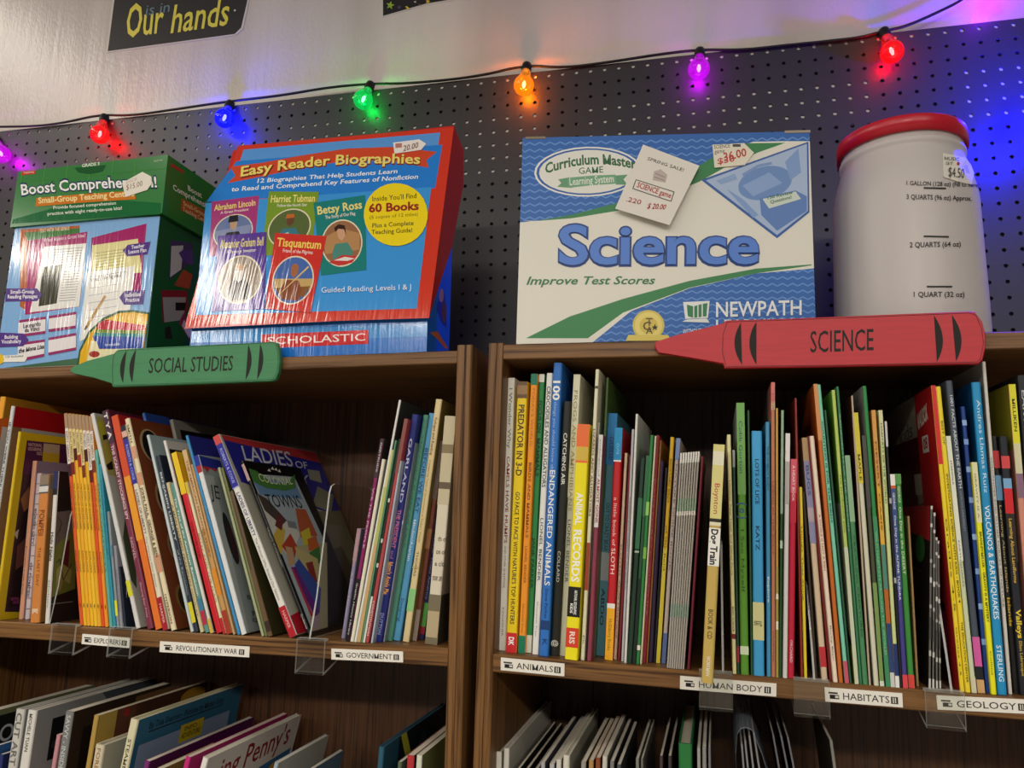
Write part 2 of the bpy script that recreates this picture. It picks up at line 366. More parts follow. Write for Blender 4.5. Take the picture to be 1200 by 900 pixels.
B('R', (713.4,484.4,697.3,708.6,769), '4f8693', 'grey-teal book with bright blue top and grey tag', .2, hard=True,
  bands=[(0, .22, '1979b8'), (.585, .7, '9aa5a3'), (.7, 1, '4f8693')], text=[('OUT TO CRAZY BEAR', .38, .58, '23454e', .3, .72, .012), ('GUIDE', .1, .2, '0e3f74', .3, .7), ('ABDO', .73, .88, '17343c', .3, .72, .015)])
B('R', (720.7,501.3,708.6,718.4,774), 'c9232a', 'red book lettered a little book of SLOTH, blue top and yellow foot', .18, hard=True,
  bands=[(0, .145, '1d8fc4'), (.145, .152, 'f2efe8'), (.765, .785, 'f2efe8'), (.785, 1, 'f5b324')],
  text=[('SLOTH', .53, .64, 'f4ece6', .25, .75, .0), ('a little book of', .31, .52, 'f0d5d0', .3, .72, 0), ('CUTE', .07, .12, '8fd0ee', .35, .65), ('McElderry Books', .83, .96, '8a5a1a', .3, .7, 0)])
B('R', (732,531,719,722.8,773), 'd8c2a2', 'thin cream book right of the red sloth book', .17, text=[('SLOTHS AND FRIENDS', .45, .9, '8a4a3a', .3, .72, 0)])
B('R', (737.2,534,723.6,726.8,774.5), '7a2228', 'thin dark red book right of the thin cream book', .17)
B('R', (740.4,503.3,727.8,731,775.5), 'b9b8bc', 'thin grey book, shorter of the pale pair left of the green booklets', .18, text=[('AMAZING RAIN FORESTS OF THE WORLD', .3, .7, '55555c', .3, .7, 0)])
B('R', (745,485.3,731.3,734.4,777), 'dedfd6', 'tall thin white book, taller of the pale pair left of the green booklets', .2)
B('R', (751,537,735,740.6,778), '1f3b2b', 'dark green booklet, left one of the plastic-covered pair', .2, bands=[(.2, .45, '2f6b47'), (.46, .47, '9fb59a')])
B('R', (757.4,534,741,745,778.5), '2c5138', 'dark green booklet, right one of the plastic-covered pair', .2, bands=[(0, .3, '35694a'), (.6, 1, '182620')])
B('R', (762.4,510,745.4,749.3,779), '2d7f3d', 'bright green book left of the red one, leaf patterned', .19, bands=[(.3, .36, '8fca5a'), (.5, .55, '79b552'), (.92, .94, 'e6e0c8')])
B('R', (767.2,511,749.8,752,778.8), 'd8cfb4', 'very thin cream book between bright green and red books', .18)
B('R', (768.8,510.3,752.2,756.8,777.6), '8e2a33', 'dark red book between bright green book and purple book', .19, text=[('RAIN FOREST WILDLIFE', .2, .8, 'b9777a', .35, .65, 0)])
B('R', (773.4,516.3,757.2,759,777), 'a2703a', 'very thin brown book left of the purple book', .18)
B('R', (772.6,540,759.3,765,776.7), '31243f', 'dark purple book left of the yellow birds book', .18)
B('R', (779.5,548,765.3,768.4,777), '1d1c22', 'thin black book between purple and yellow books', .18)
B('R', (785.7,512.3,768.8,773.6,777.6), 'd8ae2c', 'slim yellow book between black book and grey magazines', .18,
  bands=[(.5, 1, 'd6c43c')], text=[('BACKYARD BIRDS', .1, .3, '5a4513', .3, .7, .01), ('of the field', .4, .6, '5a4513', .3, .7, 0)])
B('R', (792.7,513.7,775,780,778), 'c4b4ac', 'pinkish white book with blue top and foot beside the grey magazines', .18, bands=[(0, .1, '7088b8'), (.87, 1, '5a6fa0')], text=[('NATURE GUIDE BOOK', .12, .6, '5a5560', .3, .7, 0)])
GROUP = 'thin grey magazines on the animals shelf'
for k in range(8):
    B('R', (797.3+2.95*k, 531-.25*k, 781.3+2.62*k, 783.7+2.62*k, 783+.35*k), 'a9a49c', 'thin grey magazine with green bands, '+['leftmost', 'second from left', 'third from left', 'fourth from left', 'fourth from right', 'third from right', 'second from right', 'rightmost'][k]+' in the bundle of eight', .2,
      bands=[(0, .05, 'dcdad4'), (.22, .28, '8ba089'), (.71, .77, '85998a'), (.28, .3, 'ded9d0')], name='magazine', cat='magazine', fit=.92)
GROUP = 'books above the human body strip'
B('R', (821.8,535,805.3,808.3,786), '6f1f33', 'thin maroon book standing alone right of the grey magazines', .18)
B('R', (836.3,520.7,822,836.5,803.3), 'c8ac5c', 'golden board book lettered Dog Train jutting over the shelf edge', .2, dep=-.06, hard=True,
  bands=[(0, .32, 'dcd489'), (.03, .09, 'e6e3c4'), (.32, .335, '2a2a22'), (.36, .52, 'f1efe6'), (.335, .35, 'e6e0c0')],
  text=[('Boynton', .17, .3, 'b8342a', .3, .75, .0), ('Dog Train', .365, .515, '17171a', .2, .8, .03), ('BOOK & CD', .7, .82, '4d3d18', .3, .72, .005), ('WORKMAN', .89, .97, 'efe9d6', .35, .68, .01)])
B('R', (852,509.6,858.6,863.4,791), 'e6dfa6', 'slim cream yellow book leaning left beside the Dog Train book', .2, bands=[(.84, .86, '7a1f26')],
  text=[('Uncover Your Teeth and Other Parts', .2, .6, '5a5030', .3, .7, 0), ('BASIC SCIENCE', .73, .83, '3a2a22', .3, .7, .01)])
B('R', (858.4,527.7,864,867,791.7), '274a38', 'thin dark green book left of the I See Myself book', .18, bands=[(.0, .08, '9aa39a'), (.88, .95, '9c3038')])
B('R', (863,472.4,868,878.4,794), '5f9a33', 'tall green book lettered I SEE MYSELF with a blue eye', .22, hard=True, side='L', cov=[('q', (0, 0), (1, 1), '8f9a8c')],
  bands=[(0, .35, '74ac58'), (.9, .93, 'd6e6c4')], text=[('Cobb Gorton', .07, .27, '2a3a5a', .25, .7, 0), ('I See Myself', .48, .71, '26401a', .3, .7, 0), ('( o )', .38, .44, '3a5c96', .15, .85, .02)])
B('R', (876,481,880,882.4,794), '315a34', 'thin green book between I See Myself and the light blue book', .18)
B('R', (880.7,505.3,883,896.8,798.4), '43a5dc', 'light blue book lettered LOTS OF LICE with a cream library tag', .2, hard=True,
  bands=[(.71, .86, 'd8d69a')], text=[('LOTS OF LICE', .12, .31, '12344e', .32, .68, .01), ('KATZ', .4, .5, '12344e', .32, .68, .01), ('KAT', .785, .805, '3a3a26', .1, .8)])
B('R', (897.3,494.7,898.8,904,798.7), '4795bd', 'steel blue book right of the light blue lice book', .2, text=[('THE HUMAN BODY', .1, .28, '17384c', .3, .7, .01), ('Explore', .62, .72, 'e6eef2', .3, .7, .02)])
B('R', (903.7,448.3,904.3,909.2,799), 'bf7a5a', 'tall salmon pink book with grey and pink back cover', .24, side='L', ccol='4a4742',
  cov=[('q', (.8, 0), (1, .12), 'c96a66'), ('q', (.74, .0), (.8, .2), '8a857e'), ('q', (.8, .12), (1, .24), '9a958c')], bands=[(0, .07, 'd9766f'), (.07, .1, 'cfae86')],
  text=[('BLOOD & GUTS', .04, .1, '8a2a2a', .3, .7), ('LIVING IN THE BODY', .35, .6, '7a3a28', .3, .7, 0), ('CRABTREE', .85, .95, '6e3a2a', .35, .65, 0)])
B('R', (909.2,478.7,909.6,912.6,800), 'cfa046', 'slim mustard book right of the tall salmon book', .2, bands=[(.6, 1, 'a8973f'), (.7, .72, 'e6e2c6'), (.8, .83, 'e6e2c6')])
B('R', (915.6,481,913,916.2,801), '27502f', 'dark green book with a light edge left of the white book', .2, side='L', cov=[('q', (0, 0), (1, 1), '173820')], bands=[(0, .4, '8fae90'), (.5, .53, 'b8cdb4')])
B('R', (920.7,508,917.4,923.2,802), 'd9d6d2', 'white book left of the crimson book', .18, bands=[(0, .12, 'e4e0dc'), (.12, .3, 'b3aca8')])
B('R', (926.8,538,923.4,931.2,800.3), 'c31f3c', 'crimson book with small publisher lettering near its foot', .18, hard=True, bands=[(0, .25, 'd8566a'), (.16, .3, 'c3203c')], text=[('A HEART BOOK', .03, .2, 'f2d8d8', .3, .7, .01), ('ORCHARD', .83, .93, 'f0d6d8', .3, .7, .005)])
GROUP = 'books above the habitats strip'
B('R', (931.3,466.7,938.6,941.4,797), '8a2f24', 'tall dark red book leaning left behind the crimson book', .22, side='L', ccol='6b1f18', cov=[('q', (0, 0), (1, 1), '6e2018')])
B('R', (936.3,571,942.2,946.4,796), 'f0d93a', 'short thin yellow book with golden brown back cover', .16, side='L', ccol='b8862a', cov=[('q', (0, 0), (1, 1), 'b88426')], text=[('Things That Sting', .2, .6, '6a5a1a', .3, .7, 0)])
B('R', (940.3,577,955.2,958.4,796.5), '3a3024', 'dark brown book with a mustard leaf on its back cover', .18, side='L', ccol='2a2219',
  cov=[('p', [(.5, .72), (.75, .6), (.95, .68), (.98, .82), (.8, .92), (.6, .88)], '8f7f2a'), ('p', [(.2, .3), (.8, .15), (.95, .4), (.5, .5)], '4a3d28')])
B('R', (939.6,513.3,962.8,970.6,797), 'd9c2a4', 'speckled cream book with lilac middle and red badge at foot', .18,
  bands=[(0, .1, 'b89a6c'), (.1, .45, '8f8fb4'), (.3, .36, 'b8a8b0'), (.87, .95, 'bf3038')], text=[('BUGS', .12, .25, '4a4f86', .25, .75, .02)])
B('R', (946,511.5,972.4,975.6,798), '7f2522', 'thin dark red book right of the lilac-spined book', .18)
B('R', (949,511.3,976.8,982.4,801), 'efdcc6', 'cream book lettered A WHALE IS NOT A FISH in red', .19,
  text=[('A WHALE IS NOT A FISH', .33, .56, 'b8352c', .32, .68, .01), ('Ricky Blair', .78, .92, '4a4040', .35, .65, 0)])
B('R', (953.3,450.3,983.4,988.6,802), 'c66a28', 'tall orange book with a broad orange back cover', .23, side='L', ccol='b8581c', cov=[('q', (.3, .12), (.78, .24), '8a3f2a')], bands=[(0, .2, 'd8925a')])
B('R', (957.3,451,990.4,995.4,801.6), '7fcfb0', 'mint green book leaning left beside the tall orange book', .2, bands=[(.93, 1, 'c9566a')],
  text=[('COUNTING IS FOR THE BIRDS', .13, .48, '1c3f36', .28, .7, .015)])
B('R', (966,481,996,998.6,803), '2b5a44', 'thin dark green book between mint and lime books', .18)
B('R', (974.6,457.4,1002,1006.8,805), 'b9cf68', 'lime green book, lower back cover black and white', .2, side='L', ccol='6fa32c',
  cov=[('q', (0, 0), (1, .4), '74aa2e'), ('q', (0, .4), (1, 1), '1c1c1a'), ('p', [(.3, .4), (1, .4), (1, .86), (.8, .8), (.6, .66), (.42, .52)], 'd6d2c0'), ('p', [(.5, .84), (1, .88), (1, 1), (.5, 1)], 'a3a63a')],
  bands=[(.55, 1, 'c9cfb2')], text=[('THE ENORMOUS EGG', .3, .5, '5b7a28', .3, .7, 0)])
B('R', (980,453.4,1007.6,1011,805), '3b7a52', 'tall dark green book right of the lime green book', .2, text=[('RAINFORESTS OF THE AMAZON', .1, .5, 'a9cdb4', .3, .7, 0)])
B('R', (990,534,1011.4,1018,803), '4d8a5c', 'medium green book, shorter than the green books beside it', .18, bands=[(0, .3, '8fb48e')], text=[('CRAWLING CREATURES', .36, .8, '1f4a2c', .3, .7, .0)])
B('R', (997.4,464,1018.4,1021, 804), 'b9a890', 'thin book with a dark brown back cover behind yellow-topped book', .21, side='L', ccol='4a1d16', cov=[('q', (0, 0), (1, 1), '4e2018')])
B('R', (1000,484,1024.6,1030.8,807), 'd6d4bb', 'cream book with a mustard yellow top band', .2, side='L', ccol='cfcfb4', bands=[(0, .27, 'd8c93a')],
  cov=[('q', (0, 0), (1, .27), '8f7d22'), ('q', (0, .27), (1, 1), 'cccdb0')], text=[('MAPLE', .16, .26, '5a5014', .25, .75, .02)])
B('R', (1010,510.7,1031.4,1036.6,807), '4a4f3a', 'mossy dark book with white speckled spine edge', .18, side='L', ccol='2a2720',
  cov=[('q', (0, 0), (1, .35), '3c3a38'), ('p', [(.5, .75), (1, .7), (1, 1), (.5, 1)], '6f8a3a'), ('p', [(.6, .4), (.9, .5), (.8, .66)], '8a8a70')], bands=[(0, .3, '4c4a46'), (.6, 1, '7c9a54'), (.98, 1, 'd8dcc8')])
B('R', (1010.7,452.7,1038.4,1043.8,806.7), '2f8a4a', 'tall green book with grey back cover near the middle of habitats', .22, side='L', ccol='8a8580',
  cov=[('q', (0, 0), (1, 1), '96918c'), ('p', [(.3, .05), (.7, .1), (.6, .3)], '6a6866')], bands=[(.45, 1, '3f8f60')], text=[('WILD HABITATS AROUND THE WORLD', .5, .9, '9fd0ae', .3, .7, 0)])
B('R', (1021.3,481,1044,1049.2,806.7), 'd89a3a', 'golden book with orange flecks and navy foot', .19, bands=[(0, .28, 'd9a052'), (.28, .5, 'e0b03c'), (.5, .66, '4f8a7c'), (.66, .78, 'b8652c'), (.78, .95, '2a4478'), (.95, 1, 'cfd0cc')],
  text=[('DESERT OASIS', .12, .45, '7a4a1a', .3, .7, .015)])
B('R', (1029.6,481,1049.6,1054.6,807), 'cfdb98', 'pale lime book with navy band and white foot', .19, bands=[(0, .12, 'd8d6a8'), (.85, .96, '24356e'), (.96, 1, 'e9e9e4')], text=[('HABITATS OF THE WORLD', .05, .35, '4a5a30', .3, .7, .01)])
B('R', (1036.7,494,1055.2,1058,807), '1f2122', 'thin black book with white flecks beside the tundra book', .18, bands=[(0, .1, 'd0d0cc'), (.3, .32, 'b0b0ac'), (.6, .62, 'b0b0ac')])
B('R', (1043,556,1058.4,1064.6,808), '45408a', 'navy and white book lettered ALPINE TUNDRA with red foot', .16,
  bands=[(0, .055, 'eeeee6'), (.055, .07, 'd0602c'), (.07, .55, '3c4f86'), (.94, 1, 'd84a4f')], text=[('GEORGE', .09, .17, 'dfe3ea', .3, .72, .01), ('One Day in the ALPINE TUNDRA', .2, .6, 'e4e8ee', .3, .7, .01)])
B('R', (1048.7,555.6,1065,1072.6,807), '3f8f3f', 'green book lettered One Day in the DESERT with red foot', .16,
  bands=[(.94, 1, 'd84a40'), (0, .05, '5aa04e')], text=[('GEORGE', .06, .14, 'd6e8c8', .3, .7, .01), ('One Day in the DESERT', .16, .48, 'd6e8c8', .28, .7, .01)])
B('R', (1063.3,605,1074.2,1077.2,804.7), 'a8865a', 'thin tan book left of the black magazines', .15)
GROUP = 'books above the geology strip'
B('R', (1089.5,507,1117,1120.6,804.7), '6e2224', 'wide dark red book with price tag and magenta strip on back cover', .22, side='L', ccol='4a0f12',
  cov=[('q', (0, 0), (1, 1), '4f1014'), ('q', (.62, .16), (.82, .25), 'a8998c'), ('q', (.66, .25), (.8, .3), '8a7a70'), ('q', (.7, .72), (.99, .87), 'b8326a'), ('l', [(.1, .33), (.95, .28)], .008, '7a4a40')])
GROUP = 'black magazines on the geology shelf'
for k, q in enumerate([(1090.6,593,1088.2,1092.2,806.7), (1094,601,1092.5,1096.4,806.9), (1096.4,630,1096.8,1100.4,807), (1098.6,634,1100.7,1104.2,807)]):
    B('R', q, '63615d', ['black magazine with red corner and green dot, leftmost of the four above the clear bookend', 'black magazine with grey stapled spine, second from left of four', 'black magazine with grey stapled spine, third from left of four', 'black magazine with grey stapled spine, rightmost of four'][k], .16, side='L', ccol='161515', name='magazine', cat='magazine',
      cov=[('p', [(0, 0), (1, 0), (1, .2), (0, .12)], 'a8242a'), ('e', (.75, .25), (.88, .25), (.75, .17), '2f7a3c'), ('l', [(.2, .36), (.8, .38)], .01, '55504c'), ('p', [(.3, .5), (.7, .45), (.6, .7)], '3a3a42')] if k == 0 else [], bands=[(.0, .02, 'cfcfca'), (.1, .12, 'cfcfca'), (.3, .32, 'b0b0aa'), (.4, .43, 'cfcfca'), (.55, .57, 'b0b0aa'), (.62, .74, '44423f'), (.8, .83, 'c0c0ba'), (.95, 1, 'cfcfca')], fit=.62)
GROUP = 'books above the geology strip'
B('R', (1072.3,464,1104,1106,806), 'a39c90', 'large grey-white covered book pushed back behind the red-topped book', .17, side='L', ccol='a29a8e', dep=.085,
  cov=[('t', 'kids', (.45, .16), (.85, .145), (.45, .1), '2a2724', .0), ('t', 'ds', (.7, .27), (.95, .26), (.7, .2), '2a2724', 0)])
B('R', (1091.3,452,1125.4,1131.2,811), 'f0d632', 'yellow book with red spine top and red back cover with white lettering', .076, side='L', ccol='b01f22',
  bands=[(0, .27, 'd42a2e')], cov=[('q', (0, 0), (1, .5), 'b3191d'), ('t', 'MAILBOX', (.08, .13), (.7, .105), (.08, .075), 'ece4da', .03), ('q', (.25, .16), (.6, .22), 'ece4da'), ('t', '08', (.3, .21), (.55, .205), (.3, .17), 'a81a1e', .03)],
  text=[('Grades 4-5', .45, .75, '4a4210', .3, .7, .0), ('Grades 4-5', .8, .95, '4a4210', .3, .6, 0)])
B('R', (1097,453.3,1132,1138.4,812), 'f2da36', 'yellow book right of the red-topped one, black lettering down spine', .22,
  text=[('BEST OF', .12, .2, '3a3410', .3, .7, 0), ('INVESTIGATING SCIENCE WITH KIDS - BOOK 4', .3, .72, '3a3410', .3, .7, .015), ('THE EDUCATION CENTER', .78, .97, '3a3410', .3, .7, .01)])
B('R', (1108.7,511.3,1139.2,1145.2,812.7), 'cfd8b4', 'pale green-white book right of the two yellow books', .19, bands=[(0, .5, 'e6e8d4'), (.94, 1, 'd6cfb0')], text=[('STARWALK', .1, .2, '4a4a3a', .35, .65), ('EARTHQUAKES', .42, .6, '666', .3, .6, 0)])
B('R', (1108.4,446.5,1145.8,1155,812.7), '4a5360', 'slate grey book lettered 1001 FACTS ABOUT THE EARTH with pink band', .22, hard=True,
  bands=[(.83, .92, 'd85fa6'), (.92, .96, '1d1f24'), (.96, 1, 'd8ac72')], text=[('1001 FACTS ABOUT THE EARTH', .05, .36, 'c9d2da', .35, .75, .02), ('DORLING KINDERSLEY', .37, .5, '8f98a6', .35, .65, 0)])
B('R', (1126,476.7,1155.6,1161.4,812.7), '1d3f8a', 'dark blue book with pale wave flecks on its spine', .2, side='L', ccol='14305c',
  bands=[(.05, .07, '8fb0e0'), (.12, .14, '7f9fd6'), (.22, .24, '8fb0e0'), (.33, .35, '7f9fd6'), (.46, .48, '8fb0e0'), (.58, .6, '7f9fd6'), (.7, .72, '8fb0e0'), (.82, .84, '7f9fd6')], cov=[('q', (0, 0), (1, 1), '12305e')])
B('R', (1138.7,542,1162,1169,814.4), 'f2ee22', 'bright yellow book with white spine top, left of the volcanos book', .17, bands=[(0, .27, 'e6e2b4')],
  text=[('GRAVITY IS A', .05, .25, '6a6444', .3, .6, 0), ('BRANLEY/MILLER - GRAVITY IS A MYSTERY', .31, .7, '22240e', .3, .7, .015), ('Collins', .82, .92, '4a4a10', .3, .6, 0)])
B('R', (1138.7,448.3,1169.4,1181.6,814.7), '2394cc', 'bright blue book lettered VOLCANOS & EARTHQUAKES', .22, hard=True, side='L', ccol='0f4a78',
  cov=[('q', (0, 0), (1, 1), '0f4d7e')], text=[('Andres Llamas Ruiz', .06, .37, 'd6ecf6', .35, .75, 0), ('VOLCANOS & EARTHQUAKES', .41, .77, 'f2f7f8', .25, .78, .01), ('STERLING', .85, .96, 'e6f2f8', .25, .75, .01)])
B('R', (1151,424,1182.2,1187,814), 'dedad0', 'tall white board standing behind the blunt end of the red crayon sign', .25, side='L', ccol='b9b3a6', text=[('VOLCANOES AND OTHER FORCES OF NATURE', .3, .75, '4a4a48', .3, .65, 0)])
B('R', (1162,511.3,1188,1195.6,813), '1f1d1c', 'black book lettered Islands with a red badge', .19, bands=[(.06, .13, 'c8383c'), (.16, .26, '6fa0c4')], text=[('Learning About Islands', .28, .62, 'c9b87a', .3, .65, .01), ('Islands', .64, .75, 'c9a832', .25, .75, .03)])
B('R', (1171.3,511.6,1196.2,1207,815), '22242c', 'black book lettered Valleys with a red and blue badge', .19, bands=[(.08, .13, 'd84a4c'), (.17, .21, '7fb0d8'), (.21, .31, 'd8252c'), (.31, .5, '2c2820')],
  text=[('Learning About Landforms', .33, .58, 'd8b048', .3, .68, .02), ('Valleys', .68, .79, 'e8cc3a', .22, .8, .03), ('Ellen Labrecque', .8, .93, 'd0b040', .3, .65, .01)])
B('R', (1182,450.7,1212,1221,816), 'd8907c', 'peach map-covered book with a bright yellow top', .22, side='L', ccol='8a8420', hard=False,
  bands=[(0, .2, 'e6e02e'), (.2, .3, 'd8d4ae'), (.3, .38, '8a6a80')], cov=[('q', (0, 0), (1, .22), '8a861c'), ('q', (0, .22), (1, 1), 'c98472'), ('t', 'TOP', (.1, .1), (.4, .09), (.1, .06), '5a5410', .01)], text=[('MILLIKEN', .05, .16, '3a380c', .3, .72, .02)])
B('R', (1192,440,1223,1236,817), '23232a', 'black book at the right edge of the picture', .22, hard=True, text=[('EARTH SCIENCE', .05, .4, 'c8c8cc', .3, .7)])
# ================================================================ left bookcase, middle shelf
GROUP = 'books at the left end of the explorers shelf'
B('L', (0,465,-40,-33,725), 'e8a02a', 'tall orange book with orange circle, at the left edge behind the others', .23, side='R', ccol='b07a1e', cov=[('e', (.02, .2), (.16, .2), (.02, .1), 'd8641c'), ('q', (0, .14), (.12, .8), 'c9c4ba')])
B('L', (12.6,476,-25,-20.4,727), 'cfd2d2', 'white-spined book with a red band and landscape on its cover', .2, side='R', ccol='b8b4ae',
  cov=[('q', (0, 0), (1, .1), 'b0121c'), ('q', (0, .1), (1, .4), 'b7b9b4'), ('p', [(0, .24), (.3, .2), (.6, .25), (1, .2), (1, .4), (0, .4)], '56617a'), ('p', [(.1, .27), (.4, .23), (.8, .28), (1, .25), (1, .4), (.1, .4)], '2c3444'), ('q', (0, .4), (1, 1), '7d5c48'), ('q', (0, .1), (.08, 1), '8d6a52'), ('q', (.84, .09), (1, .16), '7d1a22')],
  text=[('IF YOU WERE THERE WHEN', .08, .5, '4a4a50', .3, .75, .02)])
B('L', (21,506,-8.6,-5,728), 'd8b81e', 'yellow-bordered book with a dark cover and a grey sticker', .2, side='R', ccol='d9bd1c', hard=False, pxcov=True,
  cov=[('p', [(31.5, 516), (90, 522), (70, 719), (5.5, 717)], '3a2230'), ('p', [(31.5, 516), (90, 522), (84, 560), (26, 556)], '4f2448'), ('p', [(26, 575), (60, 560), (56, 700), (9, 712)], '2b1b1e'), ('p', [(24, 585), (34, 570), (38, 590), (28, 600)], '8a5a3a'), ('p', [(20, 640), (32, 628), (30, 660), (18, 668)], '6a4038'), ('p', [(16, 625), (22, 620), (20, 632)], 'b8b0a0'),
       ('p', [(51, 519.5), (70, 521.5), (69, 543), (49.5, 541)], 'b9aa8a'), ('p', [(50, 530), (69.6, 532), (69, 543), (49.5, 541)], 'c4a928'),
       ('t', 'NATIONAL', (33, 522.5), (49, 524), (33.3, 518.7), 'd8b8b0', .01), ('t', 'GEOGRAPHIC', (32.5, 527.5), (49, 529), (32.8, 523.7), 'd8b8b0', .01), ('t', 'KIDS', (43, 533), (49, 533.5), (43.2, 529.5), 'd8b8b0', .01), ('t', 'NATIONAL', (12.5, 704), (22, 703.5), (12.8, 700), 'b04a8a', .01), ('t', 'EXPLORER', (15, 708), (22, 707.5), (15.3, 704.5), 'b04a8a', .01)])
B('L', (37.7,540.4,21.3,26.5,726), 'dda183', 'thin salmon-pink book, left of the brick-patterned spine', .16, side='R', ccol='8d8296', text=[('Pompeii Lost City', .55, .85, '7a4030', .35, .65, 0)])
B('L', (43,555,28.6,34.2,726), 'cfc0c4', 'book with a pale brick-patterned spine next to the orange-brown volume', .15, bands=[(f/14, f/14+.006, '8a7a72') for f in range(1, 14)], text=[('BURIED CITY', .25, .5, '4a4440', .25, .7, .02), ('OF POMPEII', .62, .85, '4a4456', .25, .7, .02)])
B('L', (47.4,557,35,46.4,730.4), 'cd8340', 'orange-brown book lettered POMPEII THE LAST DAY', .15, hard=False, side='R', ccol='b98a5a',
  cov=[('q', (0, 0), (1, .1), '8e8678'), ('q', (0, .3), (1, 1), 'a8763f'), ('p', [(.2, .4), (1, .5), (1, .8), (.4, .7)], '6d4a2c')], bands=[(.07, .13, '4f5356'), (.08, .12, 'd6d4cc'), (0, .07, '8b7a66')],
  text=[('POMPEII', .245, .42, '7c3f1a', .22, .78, .01), ('THE LAST DAY', .5, .76, '8a4a20', .35, .65, 0), ('BBC', .91, .94, 'f2d8b8', .2, .8, .03)])
B('L', (63.6,552.7,52,57.4,731.6), 'd9d7cf', 'white-spined book with a dragon painted on its dark cover', .17, side='R', ccol='1c1d1c', pxcov=True,
  bands=[(0, .12, '262a5a'), (.12, .16, '1b1c1e')],
  cov=[('p', [(68, 556), (95, 556), (88, 728), (57.5, 729)], '20211f'), ('p', [(64.5, 610), (80, 598), (90, 600), (88, 690), (58.7, 700)], '6f7a5c'), ('p', [(66, 600), (84, 598), (82, 640), (64, 650)], '6b6660'), ('p', [(62, 640), (88, 620), (88, 690), (59.6, 700)], '76823a'), ('p', [(76, 636), (82, 632), (80, 665), (72, 678), (74, 655)], '6a2430'), ('p', [(66, 668), (72, 660), (84, 668), (82, 684), (74, 680), (70, 694), (66, 690)], 'a3a25c'), ('l', [(66, 660), (70, 655), (74, 680), (84, 660)], .9, '1e2018'), ('l', [(66, 605), (72, 612), (70, 622), (64, 628)], .9, '2a2c26'), ('l', [(60, 708), (85, 705)], .8, '8a8f86')],
  text=[('Holy Night', .41, .6, '2a2a2c', .2, .8, .02), ('Scholastic', .72, .9, '555', .35, .65, 0)])
GROUP = 'thin reader booklets above the explorers strip'
sc = ['dd5a26', 'e8b524', 'efb02a', 'f0bb28', 'f3c22e', 'eab228', 'e0521e', 'f09a2c']
ln = ['red-orange reader booklet, first of the eight thin readers left of the teal booklets', 'yellow reader booklet, second of the eight thin readers', 'yellow reader booklet, third of the eight thin readers', 'yellow reader booklet, fourth of the eight thin readers', 'yellow reader booklet, fifth of the eight thin readers', 'yellow reader booklet, sixth of the eight thin readers', 'red-orange reader booklet, seventh of the eight thin readers', 'light orange reader booklet, last of the eight thin readers beside the teal ones']
for k in range(8):
    d = [.25, .24, .17, .2, .25, .17, .27, .22][k]
    B('L', (75+4.1*k, 485+.5*k, 92.6+4.27*k, 96.87+4.27*k, 739.6-.1*k), sc[k], ln[k], .18, name='booklet', cat='booklet', fit=.9,
      bands=[(0, .075, 'a98a6a'), (.075, d, ['e6dcd0', 'e2cf8e'][k in (1, 2, 3, 4)]), (d, d+.06, ['3a1420', '7a1a1a', '4a1414', 'a8241c', '7a3018', '401a14', '601418', '7a3a1c'][k])],
      text=[('EARLY AMERICA', .09, d-.01, '7a5a4a', .25, .75, .02), ('THE STORY OF AN EXPLORER', .34, .56, '6a3a10', .3, .7, .01), ('EXPLORER', .66, .76, '7a4a10', .3, .7, .005), ('*', .9, .92, '3a2410', .3, .7)])
GROUP = 'thin books right of the explorers readers'
B('L', (110.6,528,127.6,131.4,739), '5fb0a4', 'pale teal booklet next to the last orange reader', .17, text=[('FIRST CONTACTS', .2, .7, '2c6a64', .3, .7, 0)])
B('L', (114.8,545,131.9,135.7,739), '2f93ab', 'blue-teal booklet right of the pale teal one', .17, text=[('VOYAGES OF DISCOVERY', .1, .6, '16566a', .3, .7, 0)])
B('L', (125,600,136.6,139.6,738), '8d979c', 'grey-blue thin book with a yellow tag near its foot', .16, bands=[(.77, .9, 'e2e22c'), (.3, .4, '5a8aa0')])
B('L', (132.6,640,140.3,143.8,737), '94949e', 'grey lilac thin book left of the navy one', .16, text=[('CAPTAIN OF THE SEAS', .3, .8, '50505a', .3, .7, 0)])
B('L', (137.4,665,144.4,148,736.5), '1f2638', 'navy thin book behind the leaning white picture book', .16)
GROUP = 'leaning books above the revolutionary war strip'
B('L', (105.3,486,158.7,164.4,742), 'd8d7d2', 'white leaning book with a yellow dot on its painted cover', .2, side='R', ccol='c2c0b4', pxcov=True,
  cov=[('p', [(110, 488), (124, 489), (140, 560), (126, 556)], 'b9b06a'), ('p', [(113, 495), (122, 492), (126, 510), (117, 515)], 'c9c03a'), ('p', [(119, 520), (128, 516), (134, 550), (124, 552)], 'c4b24a'), ('p', [(120, 510), (128, 508), (127, 514), (121, 516)], '2a2422'), ('p', [(124, 545), (131, 540), (133, 550), (127, 551)], '2a2422'), ('p', [(147, 600), (158, 640), (160, 690), (150, 680), (144, 630)], '4a5238')],
  bands=[(.79, .86, 'd8d62c')])
B('L', (119.7,482.7,172,180,744), '7c3148', 'maroon book lettered THE SCARLET STOCKINGS SPY', .2, hard=True, side='R', ccol='5a2236', bands=[(0, .16, '46283a')],
  cov=[('t', 'TALES OF', (.08, .045), (.5, .045), (.08, .02), 'c9a8b0', .01)],
  text=[('T Y A', .01, .14, 'e2dcd8', .2, .8, .03), ('THE SCARLET STOCKINGS SPY', .17, .52, 'e8d2d4', .28, .74, .015), ('NOVEL', .6, .7, 'd8b0b8', .3, .7, .01), ('Sleeping Bear Press', .8, .95, 'd8b0b8', .35, .65, 0)])
